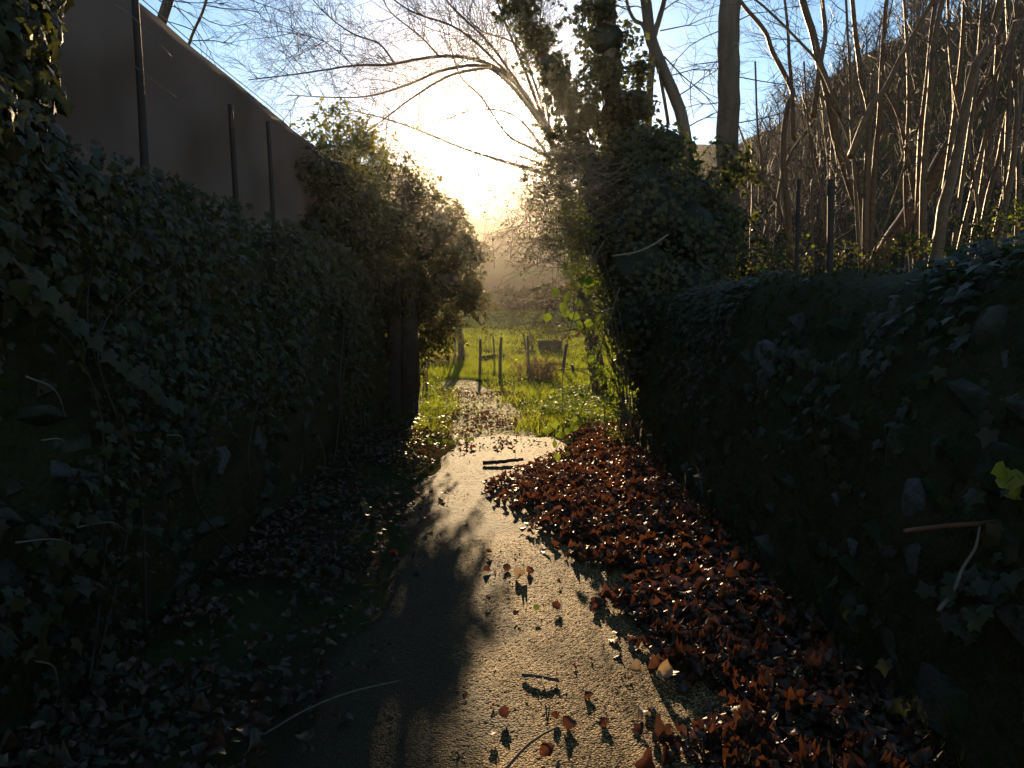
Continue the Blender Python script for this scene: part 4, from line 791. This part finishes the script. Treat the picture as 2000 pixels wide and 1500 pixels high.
for px, py in ((1105, 557), (1108, 562), (1072, 595), (1157, 622), (1112, 659), (1131, 652), (1128, 656), (1158, 662), (1155, 636), (1123, 618), (1137, 700), (1094, 572), (1178, 840), (1155, 818), (1170, 895), (1148, 605)):
    o = link('rose_hip', hm, e); o.location = tuple(at(px, py, 8.6)); s_ = R.uniform(.026, .036); o.scale = (s_*.8, s_*.8, s_)
e = empty('briar_tangle', (1.0, 10.2, .1)); tag(e, 'tangle of thin arching briar canes filling the gap under the sun', 'briar'); mb = MB(); BP = []
for k in range(190):
    x0_ = R.uniform(1100, 1230); y0_ = R.uniform(300, 640) if k < 80 else R.uniform(300, 500); ln_ = R.uniform(50, 185); up_ = R.uniform(-40, 60); d_ = R.uniform(9.3, 10.8)
    L_ = smooth_line([at(x0_, y0_, d_), at(x0_-ln_*.4, y0_-up_*.8, d_-.1), at(x0_-ln_*.8, y0_-up_*.8+15, d_-.2), at(x0_-ln_, y0_-up_*.4+45, d_-.2)], 5); tube(mb, L_, np.linspace(.005, .0018, len(L_)), 4)
    for q in L_[3:]:
        if R.random() < .6: BP.append(q+R.normal(size=3)*.03)
        if R.random() < .22: twig_system(mb, q, R.normal(size=3)+np.array([-.6, 0, -.2]), R.uniform(.12, .35), .0025, 1)
tag(mb.build('canes', M['stem'], e), kind='stuff'); BP = np.array(BP); n = len(BP)
tag(scatter('foliage', OVAL, BP, frames(rdir(n), rdir(n)+np.array([0, 0, -.4])), R.uniform(.022, .055, n), M['evergreen'], e), kind='stuff')
mass(e, [(1100, 380, 10.4, 46, .4), (1085, 430, 10.3, 40, .4), (1060, 360, 10.5, 34, .35), (1120, 450, 10.2, 40, .4), (1040, 400, 10.5, 26, .3), (1075, 320, 10.6, 34, .35), (1110, 310, 10.7, 38, .4), (1070, 470, 10.2, 26, .3), (1025, 345, 10.6, 18, .25)], 4200, OVAL, M['evergreen'], None, (.03, .06), gap=.47, corescale=0, f=4.0, outward=.3, shell=.95)
# a nearer bramble cane arching out of the wall
def bramble(label, canes, leaves, d, size, lm='lush', mat='stem'):
    e = empty('bramble', at(*canes[0][0], d)); tag(e, label, 'bramble')
    for c in canes:
        mb = MB(); L_ = smooth_line([at(*q, d+.02*i) for i, q in enumerate(c)], 6); tube(mb, L_, np.linspace(.0055, .003, len(L_)), 5); co = mb.build('cane', M[mat], e)
    P_ = np.array([at(px, py, d) for px, py in leaves]); n = len(P_); dn = rdir(n)*.6+np.array([0, -1, .35]); tp_ = rdir(n)*np.array([1, .3, 1])+np.array([0, 0, -.3])
    singles('leaf', LM[lm], P_, frames(dn, tp_), R.uniform(size*.8, size*1.2, n), co)
bramble('bramble cane arching over the leaf drift by the rose thicket', [[(1210, 560), (1170, 690), (1135, 800), (1090, 870), (1075, 905)], [(1160, 480), (1128, 590), (1110, 660), (1100, 720), (1098, 810)]], [(1090, 830), (1078, 838), (1085, 822), (1122, 812), (1130, 805), (1118, 798), (1098, 858), (1080, 862), (1102, 885), (1086, 884), (1128, 770), (1140, 778), (1112, 835), (1098, 848), (1126, 828)], 6.6, .075)
bramble('bramble spray with broad leaves beside the rose hips', [[(1180, 470), (1140, 540), (1110, 585), (1095, 640)], [(1200, 600), (1150, 620), (1125, 625)]], [(1104, 588), (1112, 606), (1096, 580), (1120, 590), (1132, 622), (1125, 630), (1160, 540), (1137, 540), (1075, 572), (1070, 610), (1140, 630), (1158, 693)], 7.2, .10)
bramble('yellow-leaved bramble shoot at the right edge by the wall', [[(2060, 940), (2000, 925), (1960, 925)], [(2060, 990), (2020, 975), (1990, 965)]], [(1948, 915), (1955, 922), (1965, 915), (1968, 965), (1990, 962), (1985, 916), (2000, 968)], 2.28, .055, 'yellow')

# ------------------------------------------------------------------ fallen leaves
LB = np.array([(2.2, .58), (2.75, .62), (3.3, .66), (3.6, .46), (4.4, .55), (5.0, .30), (5.3, .14), (5.9, .0), (6.5, -.22), (6.9, -.30), (7.6, .05), (8.2, .40), (9.0, .62), (9.6, .7)])
def drift_left(y): return np.interp(y, LB[:, 0], LB[:, 1])+.10+.09*np.sin(y*9.0)+.06*np.sin(y*23)
def pile(x, y):
    t = np.clip((x-drift_left(y))/np.maximum(1.42-drift_left(y), .2), 0, 1); return .03+.15*t**.8*(.6+.8*noise(np.stack([x, y, 0*x], -1), 3.0))
def leaf_frames(n, tilt): return frames(np.array([0, 0, 1.0])+R.normal(size=(n, 3))*tilt, rdir(n))
n = 15500; y = 2.1+7.8*R.random(n)**1.15; x0 = drift_left(y); x = x0+(1.48-x0)*R.random(n)**.85+R.normal(size=n)*.03; sparse = R.random(n) < .003; x = np.where(sparse, x0-R.exponential(.16, n), x)
keep = (noise(np.stack([x, y, 0*x], -1), 2.6) > .22) | (x > .9); x = x[keep]; y = y[keep]; n = len(x)
z = .045+np.where(x > drift_left(y), R.random(n)*pile(x, y), .0); P = np.stack([x, y, z], -1); fr = leaf_frames(n, .30); sz = .030+.056*R.random(n)**1.4
top = z/np.maximum(pile(x, y), .02); vis = sz/y*(top > .55)*(x < 1.35)*(x > .2); big = np.argsort(-vis)[:170]; rest = np.setdiff1d(np.arange(n), big)
for o in singles('fallen_leaf', LM['dead'], P[big], fr[big], sz[big]*1.05): tag(o, 'curled brown fallen leaf on top of the drift along the right wall', 'leaf', 'brown leaves on the drift along the right wall')
nf = rest[P[rest][:, 1] > 3.7]; rest = rest[P[rest][:, 1] <= 3.7]
tag(scatter('leaf_litter', DEADC, P[nf], fr[nf], sz[nf], M['dead'], smooth=True), 'drift of dead leaves further along the right wall', 'leaf litter', kind='stuff')
tag(scatter('leaf_litter', DEAD, P[rest], fr[rest], sz[rest], M['dead'], smooth=True), 'nearest part of the drift of reddish brown dead leaves along the right wall', 'leaf litter', kind='stuff')
# shaded litter on the left
n = 3000; y = 2.1+8.3*R.random(n)**1.2; x = -1.72+R.beta(1.1, 2.6, n)*np.where(y > 6.5, 1.0, 1.35); k = fbm(np.stack([x, y, 0*x], -1)+7, 1.7)+.08*R.normal(size=n) > .36; x = x[k]; y = y[k]; n = len(x)
P = np.stack([x, y, .055+.05*R.random(n)+.08*sstep(.9, 1.7, -x)], -1); fr = leaf_frames(n, .2); sz = R.uniform(.025, .07, n)
vis = sz/y; big = np.argsort(-vis)[:100]; rest = np.setdiff1d(np.arange(n), big)
for o in singles('fallen_leaf', LM['dead'], P[big], fr[big], sz[big]*1.1): tag(o, 'brown fallen leaf lying in the shade below the left wall', 'leaf', 'brown leaves in the shade below the left wall')
tag(scatter('leaf_litter', DEADC, P[rest], fr[rest], sz[rest], M['dead'], smooth=True), 'scattered dead leaves in the shade below the left wall', 'leaf litter', kind='stuff')
# crumbs and leaves over the lane's far end and the dirt track
n = 2400; y = R.uniform(8.4, 15.5, n); x = cxl(np.maximum(y, 8))+R.uniform(-.75, .9, n); P = np.stack([x, y, np.where(y > 9.9, height(x, y), 0)+.05+.02*R.random(n)], -1); k = fbm(P+1, 2.1)+.07*R.normal(size=n) > .52; P = P[k]; n = len(P)
tag(scatter('leaf_litter', DEADC, P, leaf_frames(n, .4), R.uniform(.022, .06, n), M['dead'], smooth=True), 'thin litter of dead leaves on the dirt track', 'leaf litter', kind='stuff')
n = 1100; y = 2.2+7.2*R.random(n)**1.3; x = R.uniform(-.85, .75, n); P = np.stack([x, y, np.full(n, .042)], -1); k = fbm(P+3, 1.9)+.1*R.normal(size=n) > .55; P = P[k]; n = len(P)
tag(scatter('leaf_litter', DEADC, P, leaf_frames(n, .5), R.uniform(.006, .02, n), M['dead'], smooth=True), 'tiny crumbs of dry leaf strewn over the asphalt', 'leaf litter', kind='stuff')
# single leaves one can point at on the open asphalt
for px, py, s_, tl, kind, lab in ((1018, 1124, .085, .25, 'pale', 'pale flat leaf on open asphalt beside a dark curled one'), (1035, 1114, .06, .9, 'dead', 'dark curled leaf standing behind the pale flat leaf'), (1047, 1196, .042, 1.2, 'lush', 'small bright green leaf lying alone on the asphalt'), (990, 1108, .06, .7, 'dead', 'dark curled leaf left of the pale flat leaf'), (956, 1080, .05, .6, 'dead', 'small dark leaf highest up at the shadow edge'), (950, 1112, .05, .7, 'dead', 'small reddish leaf on the shadow edge left of the pale leaf'), (953, 1172, .045, .5, 'dead', 'small dark leaf on the shadow edge left of the green leaf'), (1085, 1186, .055, 1.2, 'dead', 'dark star-like curled leaf right of the green leaf'), (1158, 1190, .06, .8, 'dead', 'dark leaf touching the drift right of the star-like leaf'), (1008, 1200, .045, .6, 'dead', 'small flat leaf left of the green leaf'),
        (1150, 1357, .045, .9, 'dead', 'pair-like dark crumpled leaf in the middle of the near asphalt'), (1180, 1412, .05, .7, 'dead', 'small tan curled leaf on the near asphalt'), (1258, 1390, .07, .5, 'pale', 'pale curled leaf on asphalt close to the near drift'), (1110, 1415, .065, 1.6, 'dead', 'upright dark leaf casting a long pointed shadow'), (1086, 1400, .04, 1.2, 'dead', 'small dark leaf behind the upright one'), (985, 1396, .05, 1.0, 'dead', 'shrivelled leaf with stalk on the near left asphalt'), (962, 1436, .045, .5, 'pale', 'tiny pale leaf near the shadow edge'), (1255, 1484, .08, .8, 'dead', 'orange brown leaf at the bottom edge of the asphalt'), (1066, 1470, .06, .9, 'dead', 'crumpled leaf beside the pale arched twig'), (1240, 1315, .09, .5, 'pale', 'large tan leaf lying on the edge of the near drift'), (1300, 1315, .09, 1.0, 'pale', 'folded pale leaf at the edge of the near drift'), (1540, 1312, .05, .6, 'yellow', 'small yellow leaf on the dark drift by the right wall')):
    p = gnd(px, py, .05 if px < 1200 else .08); o = singles('fallen_leaf', LM[kind], p[None]+np.array([0, 0, s_*.15*tl]), leaf_frames(1, .2)if tl < .7 else frames(np.array([[.2, -.7, .7]])+R.normal(size=(1, 3))*.3, rdir(1)), np.array([s_]))[0]; tag(o, lab, 'leaf')

# ------------------------------------------------------------------ sticks on the ground
def stick(lab, pts, r, mat='stick', z=.05, name='stick', forks=0):
    P_ = [gnd(px, py, z+dz) for px, py, dz in pts]; mb = MB(); L_ = smooth_line(P_, 6); tube(mb, L_+R.normal(size=L_.shape)*r*.12, np.linspace(r, r*.75, len(L_)), 7)
    for k in range(forks): twig_system(mb, L_[int(R.integers(1, len(L_)-1))], R.normal(size=3)*np.array([1, 1, .2]), .10, r*.4, 0)
    tag(mb.build(name, M[mat]), lab, 'stick')
stick('dark broken stick lying across the sunlit lane', [(944, 904, .01), (975, 902, .015), (1000, 899, .02), (1022, 897, .02)], .023, 'darkpost')
stick('short dark twig on the near asphalt', [(1020, 1318, .0), (1050, 1321, .01), (1090, 1329, .0)], .009, 'post', forks=2)
stick('pale arched twig at the bottom of the lane', [(985, 1505, .01), (1020, 1465, .04), (1050, 1440, .05), (1084, 1422, .02)], .006, 'stick', name='twig')
stick('thin twig crossing the shaded leaves at the lower left', [(515, 1435, .03), (600, 1385, .05), (690, 1350, .04), (780, 1330, .03)], .004, 'stick', name='twig')
stick('thin curved stalk beside the short dark twig', [(1060, 1325, .02), (1062, 1340, .03), (1070, 1358, .0)], .003, 'stick', name='twig')
# stems sticking out of the right wall
mb = MB(); tube(mb, smooth_line([at(1766, 1037, 2.2), at(1850, 1027, 2.25), at(1920, 1022, 2.3), at(2010, 1010, 2.5)], 5), np.linspace(.006, .008, 16), 7); tag(mb.build('cane', M['redstick']), 'reddish cut cane sticking out from the right wall', 'cane')
mb = MB(); tube(mb, smooth_line([at(1914, 1026, 2.29), at(1905, 1070, 2.26), at(1880, 1110, 2.22), at(1862, 1155, 2.2), at(1832, 1193, 2.16)], 5), np.linspace(.004, .006, 21), 7); tag(mb.build('dry_stem', M['stick']), 'pale curved dry stem hanging below the reddish cane', 'stem')
mb = MB(); tube(mb, smooth_line([at(1195, 500, 8.0), at(1240, 493, 8.0), at(1275, 478, 8.0), at(1305, 458, 8.1)], 5), .010, 6); tag(mb.build('dry_stem', M['stick']), 'pale bowed dry stem in front of the ivy thicket', 'stem')
# ferny plant at the foot of the right wall
e = empty('leafy_plant', at(1890, 1180, 2.22)); tag(e, 'dark leafy plant growing from the right wall under the pale stem', 'plant')
P_ = np.array([at(1890+R.normal()*45, 1165+R.normal()*28, 2.22+R.normal()*.05) for _ in range(26)]); singles('leaf', LM['ivy'], P_, frames(rdir(26)*.4+np.array([-.5, -.6, .8]), rdir(26)), R.uniform(.04, .075, 26), e)

# ------------------------------------------------------------------ far woods
def tree_template(seed, H=9.0, n=22, sub=6):
    rr = np.random.default_rng(seed); mb = MB(); tr = smooth_line([(0, 0, -.5), (rr.normal()*.15, 0, H*.35), (rr.normal()*.4, rr.normal()*.4, H*.75), (rr.normal()*.5, rr.normal()*.5, H)], 3); tube(mb, tr, np.linspace(.16, .03, len(tr)), 5, False); tk = mb
    mb = MB()
    for k in range(n):
        t = rr.uniform(.25, .97); b = np.array([np.interp(t*H, tr[:, 2], tr[:, i]) for i in range(3)]); a = rr.uniform(0, 6.28); ln = H*rr.uniform(.2, .42)*(1.15-t*.7); d = np.array([math.cos(a)*.75, math.sin(a)*.75, rr.uniform(.4, 1.1)]); d /= np.linalg.norm(d)
        L_ = np.array([b, b+d*ln*.5+rr.normal(size=3)*.1, b+d*ln+np.array([0, 0, ln*.15])]); tube(mb, L_, [.05, .03, .012], 3, False)
        for j in range(sub):
            s = L_[0]+(L_[2]-L_[0])*rr.uniform(.25, 1); d2 = d+rr.normal(size=3)*.6+np.array([0, 0, .25]); d2 /= np.linalg.norm(d2); l2 = ln*rr.uniform(.25, .5); tube(mb, np.array([s, s+d2*l2]), [.022, .008], 3, False)
    return tk, mb
TT = [tree_template(s) for s in (1, 2, 3, 4)]
def tri(*mbs):
    V = []; Tn = []; off = 0
    for mb in mbs:
        V.append(np.concatenate(mb.v)); 
        for q in mb.f:
            for i in range(1, len(q)-1): Tn.append([q[0]+off, q[i]+off, q[i+1]+off])
        off += mb.n
    return np.concatenate(V), np.array(Tn)
def wood(name, label, P, size, tm):
    n = len(P); P[:, 2] = height(P[:, 0], P[:, 1])-.2; a = R.uniform(0, 6.28, n); fr = np.zeros((n, 3, 3)); fr[:, 0, 0] = np.cos(a); fr[:, 0, 1] = -np.sin(a); fr[:, 1, 0] = np.sin(a); fr[:, 1, 1] = np.cos(a); fr[:, 2, 2] = 1
    tag(scatter(name, tm, P, fr, size, M['farwood']), label, 'woodland', kind='stuff')
small = [tri(*tree_template(s, 9, 12, 3)) for s in (11, 12, 13)]
n = 380; y = np.where(R.random(n) < .40, R.uniform(116, 126, n), R.uniform(66, 122, n)); x = R.uniform(-.24, .2, n)*y; wood('woodland', 'far leafless wood covering the hazy hill under the sun', np.stack([x, y, 0*y], -1), R.uniform(.32, .5, n)*np.where(x/y < -.08, 1.1, 1.0)*np.where((y > 105) & (np.abs(x/y) < .12), 1.45, 1.0)*np.where(np.abs(x/y+.034) < .034, np.where(y > 88, .34, .8), 1.0), small)
mid = [tri(*tree_template(s, 8, 16, 4)) for s in (21, 22, 23)]
n = 300; y = np.where(R.random(n) < .5, R.uniform(46, 64, n), R.uniform(27, 60, n)); x = np.maximum(R.uniform(.17, .8, n)*y, 6); wood('woodland', 'leafless wood climbing the dark slope on the right', np.stack([x, y, 0*y], -1), R.uniform(.38, .72, n), mid)
for k in range(20):
    y_ = R.uniform(20, 32); x_ = R.uniform(.30, .74)*y_; e = empty('slope_tree', (x_, y_, hgt(x_, y_)-.1)); tag(e, 'bare tree on the lower slope behind the hazels', 'tree', 'bare trees on the lower right slope')
    if k < 4: TT[k] = (TT[k][0].mesh('trunk', M['farwood']), TT[k][1].mesh('crown', M['farwood']))
    s_ = R.uniform(.42, .7); e.scale = (s_, s_, s_); e.rotation_euler = (0, 0, R.uniform(0, 6.28))
    for nm, me in zip(('trunk', 'crown'), TT[k % 4]):
        c = bpy.data.objects.new(nm, me); COL.objects.link(c); c.parent = e
        if nm == 'crown': c['kind'] = 'stuff'
n = 9000; y = R.uniform(20, 64, n); x = np.maximum(R.uniform(.16, .85, n)*y, 5.5); P = np.stack([x, y, 0*y], -1); hh_ = 1.9*fbm(P, .3)*fbm(P, 1.1); P[:, 2] = height(x, y)+hh_*R.random(n)
tag(scatter('brushwood', BLADE, P, frames(rdir(n), rdir(n)*np.array([1, 1, .4])+np.array([0, 0, .7])), R.uniform(.5, 1.3, n), M['farwood']), 'brown tangled brushwood covering the right slope under the trees', 'brushwood', kind='stuff')
# scrub at the edge of the meadow, under the hill
n = 9000; y = R.uniform(50, 62, n); x = R.uniform(-.16, .26, n)*y; P = np.stack([x, y, 0*y], -1); hh_ = 1.7*fbm(P, .2)+.8*fbm(P, .8); P[:, 2] = height(x, y)+hh_*R.random(n)
tag(scatter('scrub', QUAD, P, frames(rdir(n), rdir(n)), R.uniform(.2, .5, n), M['moss']), 'dark scrub hedge along the far edge of the meadow', 'scrub', kind='stuff')

# ------------------------------------------------------------------ haze
bm = bmesh.new(); bmesh.ops.create_cube(bm, size=1); me = bpy.data.meshes.new('haze'); bm.to_mesh(me); bm.free()
hz = link('haze', me); hz.scale = (184, 182, 37); hz.location = (0, 57, 16.5); tag(hz, kind='stuff')
m, t, o = mat_base('haze_air'); pv = N(t, 'ShaderNodeVolumePrincipled'); pv.inputs['Color'].default_value = (1, .95, .92, 1); pv.inputs['Density'].default_value = .00048; pv.inputs['Anisotropy'].default_value = .945
t.links.new(pv.outputs[0], o.inputs['Volume']); me.materials.append(m)
